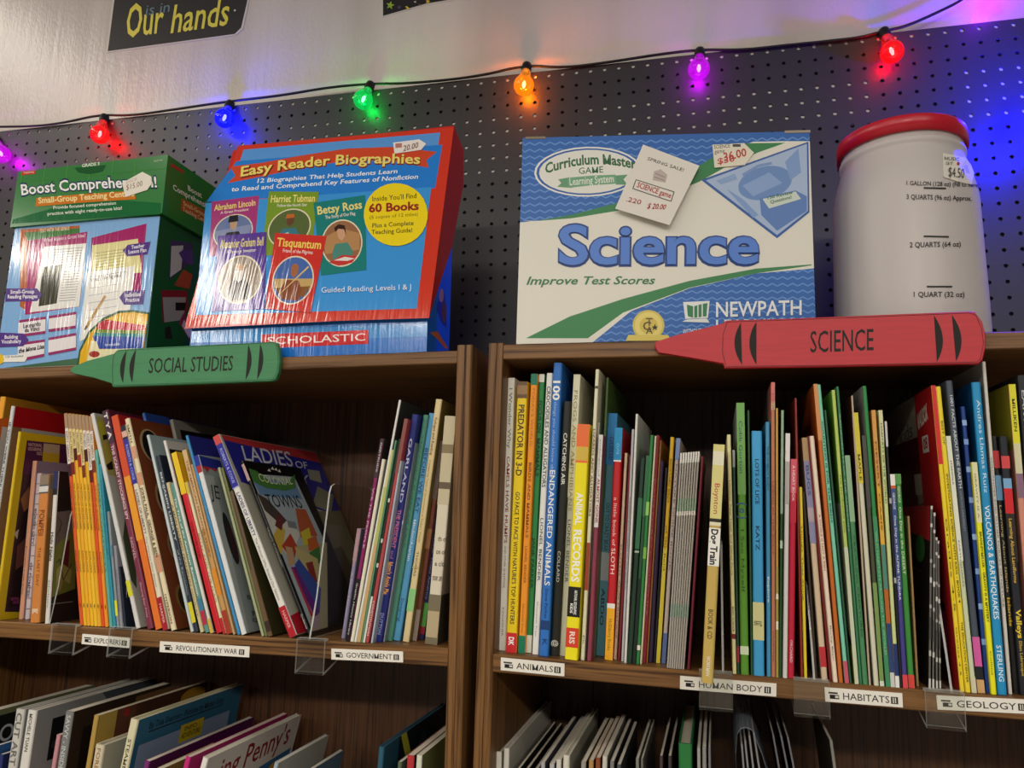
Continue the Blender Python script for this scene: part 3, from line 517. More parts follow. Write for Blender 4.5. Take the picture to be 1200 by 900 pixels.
B('L', (130.4,488.7,181.3,190,745.7), 'e8772a', 'orange book with a red upper spine and red cover', .2, side='R', ccol='b01c24', bands=[(0, .3, 'd8502a'), (.3, .6, 'eda02c')], cov=[('q', (0, 0), (.7, .3), 'b8202a'), ('q', (0, .3), (.7, 1), 'e8a82a')])
B('L', (141,500,190.6,197.6,745), 'e6dec6', 'slim book lettered LADIES OF LIBERTY with navy top and red foot', .2, hard=True,
  bands=[(0, .07, '2a2430'), (.03, .06, 'e0b0a0'), (.07, .3, '34309a'), (.85, 1, 'a8202c')], text=[('ROBERTS & COKIE', .1, .28, 'aab0e0', .28, .72, .01), ('LADIES OF LIBERTY', .33, .55, '4a4250', .3, .74, .005), ('The Women Who Shaped', .56, .8, '8a8078', .35, .65, 0), ('HARPER', .88, .97, 'e8b8b0', .3, .7, .01)])
B('L', (145.6,492,199.6,206.4,746.7), 'ecdcb4', 'cream-spined book with a brown cover of dark ovals', .2, hard=True, side='R', ccol='7c3c1e', pxcov=True,
  bands=[(.14, .2, 'd8a080'), (.27, .33, 'd49a78'), (.66, .74, 'd49a78')],
  cov=[('e', (177, 522), (190, 526), (174, 503), 'b89a72'), ('e', (178, 523), (189, 527), (175, 505), '1c1a1c'), ('e', (192, 583), (202, 586), (189, 563), 'a8805a'), ('e', (193, 584), (201, 587), (190, 566), '1f1612'), ('e', (206, 640), (216, 643), (203, 622), '9a7450'), ('e', (207, 641), (215, 643), (204, 625), '241a14'), ('e', (216, 702), (226, 705), (213, 685), '8a6a3a'), ('e', (217, 703), (225, 705), (214, 688), '3a2c14')],
  text=[('SMITH', .03, .12, '5a4030', .3, .7, .01), ('JOHN, PAUL, GEORGE & BEN', .34, .67, '4a3a2c', .25, .75, .02), ('HYPERION', .84, .97, '5a4438', .3, .7, .01)])
B('L', (166,485,221,225,740), '2f5fa8', 'blue book pushed back behind the brown oval-patterned cover', .2, dep=.04, side='R', ccol='23408f', cov=[('q', (0, 0), (1, 1), '2a4a9a')])
B('L', (198,493,250,255,736), '8f8a80', 'black-covered book with a grey border, pushed back on the shelf', .17, dep=.08, side='R', ccol='8a857c', cov=[('q', (.06, .05), (.98, 1), '17130f')])
B('L', (171.3,510.7,222.7,226.6,746.7), 'c6d2d4', 'pale grey-blue book in front of the brown oval-patterned cover', .18, side='R', ccol='9fb2b4')
B('L', (182,535,227.2,232.6,745), '2a3442', 'dark navy book with white spine lettering and yellow foot tag', .072, side='R', ccol='14202f', bands=[(.84, .95, 'd8cf2a')], text=[('BENJAMIN LIBERTY', .1, .5, 'cfd6da', .28, .72, .02), ('of the Revolution', .55, .8, 'aab4bc', .3, .7, 0)])
B('L', (194,566.7,233.8,238.6,748.7), 'd0c294', 'cream book with brown lettering left of the green-lettered one', .072, text=[('A MAN NAMED FRANKLIN', .15, .7, '6a5434', .28, .72, .01), ('HOLIDAY', .72, .9, '7a6440', .3, .7, 0)])
B('L', (199,568,239.8,245.2,748.7), '5f948a', 'teal green book lettered American Revolution', .072, bands=[(.78, .86, '3f7fa0'), (.86, .95, 'b8304a')], text=[('The Tree of the American Revolution', .1, .76, 'e4efe8', .28, .72, .02)])
B('L', (190.7,517.3,246,250,750), 'e2ded6', 'tall white-edged book with a black panel on its cover', .18, side='R', ccol='cfc8be', pxcov=True,
  cov=[('p', [(198, 526), (250, 534), (300, 760), (246, 765)], '1d1815')], bands=[(.93, 1, 'd8b44a')])
B('L', (200.7,532,252.8,260.4,751.3), 'cf1f2e', 'red book with a yellow top and yellow cover', .16, side='R', ccol='e8c420', bands=[(0, .24, 'f0cb28')],
  cov=[('p', [(.5, .06), (.9, .08), (.9, .16), (.7, .14)], '7a4a1a')], text=[('GEORGE', .4, .6, '8a101c', .3, .7, .01)])
B('L', (216.3,566,260.9,264.6,751), 'e6dcb8', 'cream book with a red foot right of the red book', .13, bands=[(.9, 1, 'c02a2a'), (0, .08, 'd8c04a')], text=[('BETSY AND THE FLAG', .35, .8, '8a4a34', .3, .7, .005)])
B('L', (213.3,528.7,265.5,271.6,750), 'c99a58', 'tan book lettered in brown, with an orange patch low on its spine', .16, bands=[(.0, .45, 'd6b484'), (.66, .8, 'e0902c'), (.88, 1, 'a83a2a')], text=[('THE AMERICAN FRONTIER STORY', .06, .6, '8a4a2a', .28, .72, .01)])
B('L', (223.3,545,272.5,275.4,749.4), 'c49c6c', 'plain tan book left of the blue-covered one', .15)
B('L', (217,511.4,278,281.6,749), '3f8fc4', 'blue-spined book with a dark blue and teal cover', .18, side='R', ccol='2a8fb8', cov=[('q', (0, 0), (1, .11), '2a2c84'), ('q', (0, .11), (1, .115), '9ac4d8'), ('q', (0, .13), (1, .5), '2384ae')])
B('L', (226.7,535.4,282.4,289.2,749.4), 'e0e2e2', 'white book with grey cover lettered JE and dark oval', .18, side='R', ccol='9aa4a4', pxcov=True, bands=[(0, .06, '22339a'), (.06, .1, 'b02a34')],
  cov=[('p', [(228, 533), (258, 540), (262, 552), (231, 546)], '22309a'), ('p', [(231, 545), (255, 550), (253, 553), (246, 549), (243, 554), (239, 548), (234, 551)], 'b8323c'), ('p', [(236, 556), (250, 558), (292, 742), (289, 745)], 'b6bdbc'), ('t', 'JE', (247.5, 583), (258, 585.5), (245, 567), '2e3436', .0), ('e', (270, 631), (277, 641), (263.5, 602), '2a3036'), ('e', (273, 636), (278, 644), (268, 614), '4a2c30'), ('t', 'B', (290, 702), (294, 702.5), (289, 697), '33383a', 0), ('t', 'F', (296, 722), (300, 722), (295, 716), '33383a', 0), ('t', 'RZ', (296, 729), (302, 729), (295.4, 724), '33383a', 0)])
B('L', (254.7,549,306,309.6,750), 'a7ad86', 'thin pale green book behind the grey JE cover', .16, side='R', ccol='55562c')
B('L', (258.5,549,310,313.4,751), '6f7448', 'thin olive book between pale green and brown ones', .17, side='R', ccol='4a4a26')
B('L', (268,577,314,319.5,752.7), '5f4a34', 'mossy brown book leaning under the large navy and white book', .19, side='R', ccol='39361c', bands=[(.55, 1, '6a5238'), (.9, .97, '3a2a24')])
B('L', (249.4,512.7,339.6,349.4,752), 'e6e4da', 'large leaning book lettered LADIES OF LIBERTY, navy and white cover', .272, hard=True, side='R', ccol='b9b7a6', pxcov=True,
  bands=[(0, .045, 'd24c48'), (.045, .27, '2c2f9a'), (.27, .275, '9a9cd0'), (.86, 1, 'b51c2c')],
  cov=[('p', [(258, 506), (400, 536), (402, 550), (262, 516)], 'b8363a'), ('p', [(262, 515.5), (420, 550), (440, 610), (283, 566)], '2a2a90'), ('p', [(283, 565), (440, 608), (520, 780), (360, 760)], 'b4b09c'), ('p', [(352, 600), (440, 600), (520, 800), (400, 780), (372, 690)], '7d7458'), ('p', [(372, 570), (392, 580), (388, 600), (366, 592)], '8e8c74'), ('p', [(370, 650), (400, 640), (430, 700), (390, 720)], '5a5038'), ('l', [(372, 630), (440, 745)], 1.6, '4a4232'), ('p', [(376, 660), (384, 655), (388, 672), (380, 676)], '3a3028'), ('p', [(340, 722), (380, 700), (396, 740), (348, 756)], 'b51c2c'),
       ('p', [(360, 550), (374, 552), (377, 566), (363, 562)], '9a988c'),
       ('t', 'LADIES', (287, 539.5), (344, 547), (282, 522), 'd8d8e2', -.005), ('t', 'OF', (347, 548), (361, 549.5), (345, 540), 'd8d8e2', -.005), ('t', 'LIBERTY', (290, 561), (365, 568), (286, 550), 'c9c9da', 0)],
  text=[('ROBERTS & COKIE', .07, .25, 'aab0e6', .3, .72, .01), ('LADIES OF LIBERTY', .3, .52, '3f4a86', .3, .78, .01), ('The Women Who Shaped Our Nation', .53, .83, '8d8a82', .35, .7, -.002), ('HARPER', .88, .96, 'e8b0ac', .3, .7, .01)])
B('L', (281.3,541.3,361.6,366,747), '191a1a', 'black-spined book with painted cover lettered COLONIAL TOWNS', .155, side='R', ccol='121212', pxcov=True,
  bands=[(.02, .12, 'c9a8a0')],
  cov=[('p', [(293, 555), (345, 559), (383, 640), (384, 730), (366, 740)], 'a9b7bc'), ('p', [(295, 560), (345, 564), (354, 585), (305, 580)], '6f94b8'), ('p', [(301, 580), (322, 598), (352, 625), (340, 655), (318, 630)], 'd6d2c6'), ('p', [(301, 578), (312, 584), (336, 610), (330, 616), (310, 598)], '4c443e'),
       ('p', [(345, 640), (383, 636), (384, 735), (366, 740)], 'b5a982'), ('p', [(346, 596), (358, 597), (372, 628), (352, 630)], 'b85a38'), ('p', [(336, 610), (346, 612), (348, 620), (338, 618)], '7f868a'), ('p', [(318, 628), (328, 612), (334, 622), (330, 650), (324, 650)], 'd6b54a'), ('p', [(330, 640), (340, 625), (348, 640), (344, 660)], 'b8422c'), ('p', [(326, 600), (332, 608), (330, 622), (322, 616)], '6a3030'), ('p', [(352, 624), (362, 618), (366, 636), (356, 640)], 'd2c43c'), ('p', [(360, 632), (370, 628), (374, 642), (362, 646)], 'c9642e'), ('p', [(362, 648), (374, 640), (376, 660), (370, 660)], '3f7a3c'), ('p', [(345, 640), (372, 655), (376, 690), (350, 660)], 'c2b478'), ('p', [(358, 660), (366, 658), (372, 682), (366, 684)], '8a2f2a'),
       ('p', [(345, 662), (350, 655), (376, 690), (374, 720)], '3a519c'), ('p', [(341, 665), (346, 664), (374, 716), (370, 726)], '672a80'), ('p', [(340, 664), (344, 668), (368, 724), (364, 722)], 'b8364a'), ('p', [(334, 640), (342, 642), (346, 660), (338, 664)], 'c4a078'), ('p', [(364, 724), (374, 720), (374, 735), (368, 738)], 'b89aa4'),
       ('p', [(291, 549), (300, 552), (318, 566), (336, 567), (345, 556), (346, 572), (334, 575), (312, 572), (296, 564)], '4f8440'), ('t', 'COLONIAL', (304, 563), (343, 567.5), (301.5, 554), 'e6ecb8', .005, 0, -.3), ('t', 'TOWNS', (315, 594), (355, 595.5), (309, 579), '26303c', .0), ('p', [(313, 552), (315, 549), (317, 553)], 'e6e0d6'), ('p', [(317, 550), (319, 547), (321, 551)], 'e6e0d6'), ('p', [(321, 551), (323, 548), (325, 552)], 'e6e0d6'), ('p', [(325, 553), (327, 550), (329, 554)], 'e6e0d6')],
  text=[('Historic Communities', .4, .62, 'b8b8b4', .3, .7, 0), ('Crabtree', .88, .96, 'd0d0cc', .25, .75, .01)])
GROUP = 'books above the government strip'
B('L', (418.7,619.3,399.4,404.4,748.7), '8d86a4', 'short lilac booklet, left end of the government books', .13, bands=[(0, .3, 'a88a90')], text=[('COLONIAL LIFE', .05, .35, 'd8a0a0', .3, .7, .01), ('A New Nation', .4, .8, 'c0b4c8', .3, .7, 0)])
B('L', (446,514,404.8,409.4,755), '8a2360', 'magenta book with black top and black foot', .18, side='R', ccol='3a3230', bands=[(0, .2, '3f2c34'), (.7, 1, '121114')], text=[('GERTRUDE', .02, .17, 'd8d0d0', .3, .7, .01), ('WE THE PEOPLE', .25, .55, 'e0b8cc', .3, .7, .01), ('Graphic History Library', .72, .97, 'cfcfca', .3, .7, .01)])
B('L', (447.4,538,409.8,414.2,757), 'e6e2cc', 'cream book right of the magenta one', .17, side='R', ccol='c8c4ac')
B('L', (467.3,468.7,414.6,417.6,755.5), 'e4e4de', 'tall thin white book with a dark cover, tallest at left of the government books', .22, side='R', ccol='3a3c38')
B('L', (457.6,527,418,422.2,754.7), 'd2c886', 'pale yellow-green book leaning beside the tall thin white one', .18, bands=[(.5, 1, 'c9a872'), (.2, .5, 'b8bc6a')])
B('L', (462.7,516,422.6,425,755), '5f9372', 'thin sea green book left of the black-flecked one', .18)
B('L', (467.4,514.4,425.2,427.6,756), '27352a', 'thin blackish green book with white foot', .18, bands=[(.78, 1, 'dedbd2'), (.3, .32, 'c8ccc0'), (.5, .52, 'c8ccc0'), (.62, .64, 'c8ccc0')])
B('L', (474,490.7,427.4,432,755.3), 'b0484a', 'red book leaning right between black-flecked and pale blue ones', .2, bands=[(0, .25, '8d5048')], text=[('CONSTITUTION', .82, .97, 'f0d0cc', .25, .75, .01)])
B('L', (468.6,540,434.2,436.6,755), 'aebccb', 'thin pale blue book left of the navy GARLAND one', .16)
B('L', (482.7,485.3,438.6,447.6,752.7), '262c7c', 'navy book lettered GARLAND with orange and pink title', .2, hard=True,
  text=[('GARLAND', .11, .4, 'ccd0e6', .3, .72, .02), ('THE PRESIDENT', .43, .6, 'd878a0', .25, .78, .02), ('and', .61, .645, 'b87ac0', .3, .7), ('Mom\'s Apple Pie', .66, .8, 'f0a860', .2, .82, .035), ('DUTTON', .88, .97, 'aab0d8', .3, .72, .01)])
B('L', (485.6,519,448.8,450.6,752.5), '8d95a0', 'thin speckled grey book right of the navy one', .17, bands=[(0, .15, '5a6a86'), (.4, .42, 'd0d0d0')])
B('L', (496,486,452.6,459.6,751.5), '4f8d78', 'sea green book left of the light blue one', .2, hard=True, text=[('Harcourt Rules of Law', .1, .6, '3a6e5c', .3, .7, 0)])
B('L', (502.7,484,460,469,751.3), '5aa2cf', 'light blue book lettered BEFORE WE EAT', .2, hard=True, text=[('BEFORE WE EAT', .16, .45, '1f3f70', .28, .74, .01), ('Minden/Azarian', .48, .66, 'e0eef6', .3, .7, .005), ('Sleeping', .82, .92, '24507c', .3, .7, 0)])
B('L', (510.7,467.7,471.4,479.6,752.7), 'e0cc98', 'tall cream book with a green tag near its foot', .22, side='R', ccol='7d6a34', bands=[(.7, .71, 'c9b480'), (.79, .88, '8ccb84')], text=[('Refuges and Reading', .08, .24, '7a5040', .3, .68, .01), ('Comparing Types of Government in Today\'s World', .26, .6, 'a08248', .32, .66, 0), ('THOMAS', .64, .74, '5a4a2c', .32, .66, 0)])
B('L', (516,516.7,483,488.4,751.3), '7a4436', 'reddish brown book right of the tall cream book', .18, bands=[(0, .3, '6a5a50'), (.45, .55, '9a6a48'), (.85, 1, '9a8a80')])
B('L', (519.6,540,490,496.6,750), '23305c', 'navy book with a green tag right of the reddish brown one', .17, bands=[(.8, .93, '5fb352'), (.93, .97, 'a82a34')], text=[('In Their Own Words: Young America', .2, .78, '9aa6cc', .3, .7, 0)])
root = B('L', (521.5,487.4,498,512.5,756), 'dcd3bc', 'thick cream book with a photo of hands at its foot, against the side panel', .2, side='R', ccol='b8ae98',
  bands=[(0, .4, 'c9be9c'), (.13, .17, '8a7a5a'), (.3, .33, '6a5a46'), (.79, 1, '7a7058'), (.86, .97, 'b8a884')], cov=[('q', (0, .79), (1, 1), '4a443a')])
Mb = WM[root.name]
draw(root, [('t', t_, (x_, y_), (x_+11, y_+.8), (x_+.5, y_-6), '3a362e', 0) for t_, x_, y_ in (('th of', 513, 634), ('on of', 511, 649), ('e citi', 509.5, 663), ('nse an', 507, 680))], lambda x, y, l: hit(Mb, (x, y), 1, 0)-Vector((0, l+.0003, 0)), .0001, 'print', 'spine_lettering')
# ================================================================ lower shelves
GROUP = 'picture books on the lower left shelf'
B2('L', (-38,838), 12, '4a5040', 'black-covered book with outlined lettering ON, lower left corner', 0, .03, .22, side='R', ccol='141514',
   cov=[('q', (0, 0), (1, .035), '6f7352'), ('t', 'ON', (.18, .2), (.4, .2), (.18, .1), 'b9bcc0', -.01), ('q', (.0, .24), (1, .32), '2f5f9a')])
B2('L', (-8,874), 5, '34589c', 'thin blue booklet in front of the black-covered book', 1, .03, .05, side='R', ccol='2f5f9c')
B2('L', (-1,884), 5, '26306a', 'thin navy booklet beside the white outlined-letter book', 1, .03, .05, side='R', ccol='202a58')
B2('L', (18.7,830.7), 11, 'c6c4bc', 'white book with outlined letters down the spine, lower left shelf', 1.5, .03, .22, hard=True, side='R', ccol='8f9292',
   text=[('CUT ART', .02, .3, '6a6862', .2, .8, .02)], cov=[('p', [(.4, 0), (1, 0), (1, .2), (.5, .16)], '5c5e60')])
B2('L', (32.7,831.8), 11, 'd9d6ce', 'white book with black spine lettering and a black square on its grey cover', 2, .03, .24, hard=True, side='R', ccol='9a9c9a',
   cov=[('q', (.12, .07), (.42, .3), '17181a'), ('q', (.14, .2), (.4, .24), '2f3234'), ('p', [(.5, 0), (1, 0), (1, .1), (.55, .05)], '4f565e')], text=[('MICHELE TUAN', .02, .22, '4a4a48', .3, .65, .01)])
B2('L', (66,861), 5, 'c08a90', 'thin pink book standing against the grey cover', 3.5, .025, .05, side='R', ccol='a8747c')
B2('L', (77,833), 10, '7a7c7a', 'grey-spined book with a plastic-wrapped brown cover', 3, .025, .2, side='R', ccol='3a2c20', cov=[('q', (.1, .1), (.5, .4), '241a14'), ('q', (.6, .02), (1, .3), '7d5c3a')], text=[('SAVVY - INSIDE', .02, .3, 'c8cac8', .25, .75, .01)])
B2('L', (110,838), 6, 'b09048', 'tan book with a torn brown cover on the lower left shelf', 4, .03, .24, side='R', ccol='54301f', cov=[('q', (0, 0), (.14, .17), 'c2a04a'), ('q', (.14, 0), (.3, .2), '6a3c2a'), ('e', (.85, .06), (.98, .06), (.85, .01), 'b8862a'), ('q', (.2, .01), (.24, .05), 'a82a20')], text=[])
B2('L', (112,872), 11, 'cfc6ac', 'cream book with blue script lettering My on its cover', 4, .012, .15, hard=True, side='R', ccol='c4b99c', cov=[('t', 'My L', (.25, .12), (.6, .12), (.25, .055), '2c2c6e', .02, .3), ('q', (.45, 0), (.8, .3), 'a89c80')], text=[('FOREST', .02, .2, 'a8742c', .3, .7, .01)])
B2('L', (153,842), 10, 'd9d4b0', 'teal-covered book with a yellow tag and cream spine', 8, .02, .24, hard=True, side='R', ccol='2f6f8c',
   cov=[('t', 'By Tina Shannon - Pictures by Mister Gray', (.1, .07), (.8, .07), (.1, .035), '17242c', .01), ('l', [(.1, .085), (.8, .085)], .006, '17242c'), ('q', (.04, .14), (.9, .3), '8fa4be'), ('q', (.4, .12), (.62, .22), 'd2bc28'), ('t', 'INFO', (.44, .16), (.56, .16), (.44, .135), '4a4210', .01), ('t', 'ADVENTURE', (.42, .2), (.6, .2), (.42, .17), '4a4210', .01)], text=[('STEAMBOAT - KREG', .1, .5, '55523c', .3, .7, .01)])
B2('L', (170,891), 6, '7a2a74', 'purple-covered book between teal and magenta books', 10, .015, .24, side='R', ccol='5a1a58')
B2('L', (184,900), 6, 'b8a83a', 'mustard book with a patterned cover, low between purple and magenta', 11, .015, .12, side='R', ccol='8a8440')
B2('L', (218,886), 6, 'c8287c', 'magenta-covered book behind the white one', 12, .015, .24, side='R', ccol='a81f66')
B2('L', (238,887), 7, 'e6e2dc', 'white-covered book with dark red title lettering, lower left shelf', 13, .012, .235, side='R', ccol='d6d2cc',
   cov=[('t', 'Jumping Penny\'s', (-.22, .2), (.9, .165), (-.22, .055), '8a1f28', .01), ('t', 'Night', (.3, .3), (.6, .3), (.3, .23), '55504c', .0), ('p', [(.6, .24), (.97, .22), (.97, .6), (.5, .6)], '2f6ca0'), ('e', (.8, .34), (.9, .34), (.8, .26), 'd8a02c')])
B2('L', (322,893), 5, '9ab0c0', 'pale blue book right of the white-covered one', 13, .05, .14, side='R', ccol='c6c2b4')
B2('L', (350,908), 5, '31566e', 'dark blue book, rightmost of the leaning lower left row', 13, .06, .12, side='R', ccol='5a7a90')
GROUP = 'books at the right end of the lower left shelf'
B2('L', (443.7,875), 7, '2a5a70', 'dark teal book with yellow stroke leaning at right end of lower left shelf', 3, .03, .24, hard=True, side='R', ccol='142026', cov=[('p', [(.22, .0), (.3, .0), (.45, .2), (.38, .22)], 'c4c03a'), ('q', (.0, .0), (.2, .6), '2a5468'), ('p', [(.5, .12), (.6, .05), (.7, .2)], '33424a')])
B2('L', (466,893), 5, '5a6a54', 'thin grey-green book left of the red-spined one', 2, .02, .2)
B2('L', (477,885), 9, 'b83238', 'red-spined book at the right end of the lower left shelf', 1, .025, .24, side='R', ccol='20241e')
B2('L', (488,885), 7, 'd6dcc8', 'pale-spined book with olive green cover beside the red-spined one', 1, .025, .22, side='R', ccol='7a8450', cov=[('p', [(.5, .0), (1, 0), (1, .5), (.7, .3)], '54602f')])
GROUP = 'books on the lower right shelf'
for tl, wp, col, ccol, lab, lean, dep, W_ in (
    ((580,881), 8, 'e2ded2', 'b8b4a8', 'white book leaning against the left panel, first on the lower right shelf', -.5, .03, .24),
    ((590,877), 7, 'dcd8cc', 'c6c2b4', 'white book with broad white cover, second on the lower right shelf', -.5, .03, .24),
    ((604,903), 4, '3a3c34', '262820', 'thin dark book right of the two white ones, lower right shelf', 1, .02, .22),
    ((613,905), 4, '4a463a', '2c2a20', 'thin brown-black book, lower right shelf', 1, .02, .22),
    ((622,907), 5, '35332e', '20201e', 'thin black book left of the grey-white ones, lower right shelf', 1, .02, .22),
    ((634,893), 5, 'a8a6ac', '5a585e', 'grey book with a light spine, lower right shelf', 1, .02, .21),
    ((644,895), 6, 'b4b2b2', '44424a', 'grey-white book left of the pair of pale books, lower right shelf', 1, .02, .22),
    ((652,890), 6, 'd0cdc4', 'a8a498', 'pale book, left one of the cream pair on the lower right shelf', 1, .02, .22),
    ((660,885), 8, 'd6d2c2', 'b6b29e', 'cream book, right one of the cream pair on the lower right shelf', 1, .02, .22),
    ((681,893), 6, '9a968e', '4c4844', 'grey-brown book left of the rust brown one, lower right shelf', 1, .02, .2),
    ((690,891), 6, 'b08a52', '5a4428', 'tan book left of the rust brown one, lower right shelf', 1, .02, .19),
    ((698,888), 6, '8a4a2c', '7a3f26', 'rust brown book on the lower right shelf', 1, .02, .19),
    ((706,886), 6, 'cac6ba', '8a877c', 'off-white book right of the rust brown one, lower right shelf', 1, .02, .19),
    ((715,892), 5, '7c7c7a', '3a3c3e', 'grey book right of the off-white one, lower right shelf', 1, .02, .19),
    ((723,896), 5, '4f5254', '2c3032', 'dark grey book with light edges, lower right shelf', 1, .02, .19)):
    B2('R', tl, wp, col, lab, lean, dep, W_, side='R', ccol=ccol, hard=wp > 6)
for tl, wp, col, lab in (((745,889), 4, '8a8a80', 'thin grey booklet, left of a close pair, lower right shelf'), ((751,889), 3, '6f6f68', 'thin grey booklet, right of a close pair, lower right shelf'),
    ((773,886), 4, '4a3a3c', 'thin plum booklet left of the green binder'), ((783,886), 4, '43383a', 'thin brown booklet beside the green binder'),
    ((817,877), 4, 'a6a49e', 'thin light grey booklet right of the green binder'), ((823,875), 5, '8c8a86', 'grey booklet, second right of the green binder'), ((830,876), 3, '77757a', 'thin violet grey booklet, third right of the green binder')):
    B2('R', tl, wp, col, lab, 0, .05, .18, name='booklet', cat='booklet')
root = B2('R', (795,871), 17, '2a7a3e', 'thick green binder standing on the lower right shelf', 0, .06, .2, hard=True, name='binder', cat='binder')
for k, (x, y, wp, ln_, lab) in enumerate(((868, 872, 2.5, -4, 'first'), (872, 868, 2.5, -5, 'second'), (877, 862, 2.5, -6, 'third'), (882, 858, 2.5, -8, 'fourth'))):
    B2('R', (x, y), wp, '8a8a8c', f'thin magazine inside the clear plastic sleeve, {lab} from left', ln_, .045, .17, name='magazine', cat='magazine', ccol='2c2a2a', side='L')
for x, y, ln_, lab in ((905, 862, -9, 'left'), (914, 862, -10, 'middle'), (922, 864, -10, 'right')):
    B2('R', (x, y), 2.5, '77777a', f'thin dark magazine leaning right of the plastic sleeve, {lab} of three', ln_, .07, .17, name='magazine', cat='magazine', ccol='25221f', side='L')
B2('R', (972, 868), 4, '8d8c84', 'thin grey book alone at the right of the lower right shelf', -6, .07, .18, side='L', ccol='3a3732')

# clear plastic sleeve that holds the four thin magazines
M = CASE['R']; pa = hit(M, (863, 872), 1, .04); pb = hit(M, (886, 868), 1, .04); pt = hit(M, (872, 851), 1, .04); zf_ = Z2['R']+.0004
root = thing('plastic_sleeve', 'bluish clear plastic sleeve arched over thin magazines on the lower right shelf', 'sleeve', M)
prof = [(pa.x+.012, zf_), (pa.x+.004, zf_+.12), (pa.x-.001, pa.z-.01), (pa.x+.001, pa.z+.012), (pt.x-.004, pt.z-.002), (pt.x+.002, pt.z), (pb.x-.004, pb.z+.012), (pb.x+.006, pb.z-.012), (pb.x+.02, pb.z-.06), (pb.x+.045, zf_)]
sv, nt, b, N, L = node_mat('sleeve_plastic'); out = nt.nodes['Material Output']; tr = N('ShaderNodeBsdfTransparent'); mx = N('ShaderNodeMixShader'); mx.inputs[0].default_value = .35
b.inputs['Base Color'].default_value = (*lin('9aa6b4'), 1); b.inputs['Roughness'].default_value = .25; L(tr.outputs[0], mx.inputs[1]); L(b.outputs[0], mx.inputs[2]); L(mx.outputs[0], out.inputs[0])
n_ = len(prof); v_ = [(x, .038, z) for x, z in prof]+[(x, .225, z) for x, z in prof]+[(x*.99+pt.x*.01, .038, z-.0012) for x, z in prof]+[(x*.99+pt.x*.01, .225, z-.0012) for x, z in prof]
f_ = []
for i in range(n_-1): f_ += [(i, i+1, n_+i+1, n_+i), (2*n_+i, 3*n_+i, 3*n_+i+1, 2*n_+i+1), (i, 2*n_+i, 2*n_+i+1, i+1)]
mesh('sleeve_sheet', v_, f_, [sv], root)
# ================================================================ boxes on top
GROUP = ''
FL = {}
def gloss(h, rough=.11, flute=True, bump=.3):
    """glossy laminated card; the flutes of the board telegraph through as fine vertical ribs"""
    k = (h, rough, flute)
    if k in FL: return FL[k]
    m, nt, b, N, L = node_mat('laminate_'+h)
    b.inputs['Base Color'].default_value = (*lin(h), 1); b.inputs['Roughness'].default_value = rough; b.inputs['Specular IOR Level'].default_value = .5
    if flute:
        tc = N('ShaderNodeTexCoord'); mp = N('ShaderNodeMapping'); mp.inputs['Scale'].default_value = (230, 12, 12); L(tc.outputs['Object'], mp.inputs['Vector'])
        n = N('ShaderNodeTexNoise'); n.inputs['Scale'].default_value = 1; n.inputs['Detail'].default_value = 2; L(mp.outputs[0], n.inputs['Vector'])
        bp = N('ShaderNodeBump'); bp.inputs['Strength'].default_value = bump; bp.inputs['Distance'].default_value = .0016
        L(n.outputs['Fac'], bp.inputs['Height']); L(bp.outputs[0], b.inputs['Normal'])
    FL[k] = m
    return m
def draw_gloss(*a, **k):
    global mat
    old = mat; mat = lambda h, *r: gloss(h); draw(*a, **k); mat = old
def px_face(M, Mf, z, sign=-1, ax=1, val=0):
    """photo point -> the face's plane -> coordinates of the root M, lifted off the face"""
    T = M.inverted()@Mf
    def f(x, y, l):
        p = hit(Mf, z(x, y), ax, val); p[ax] += sign*l; return T@p
    return f
def tag_poly(root, conv, pts, name='price_sticker', hx='e8e2d4', lift=.0012, prims=()):
    P = MB(); n = len(pts)
    P.v = [conv(x, y, .0006) for x, y in pts]+[conv(x, y, lift) for x, y in pts]
    cx_, cy_ = sum(p[0] for p in pts)/n, sum(p[1] for p in pts)/n; P.v.append(conv(cx_, cy_, lift))
    P.f = [(n+i, n+(i+1) % n, 2*n) for i in range(n)]+[(i, (i+1) % n, n+(i+1) % n, n+i) for i in range(n)]; P.i = [0]*len(P.f)
    o = P.obj(name, mat(hx, .6, .2), root)
    draw(o, prims, lambda x, y, l: conv(x, y, lift+l), .0001, 'sticker_print', 'handwriting')
    return o
ZT = .2189
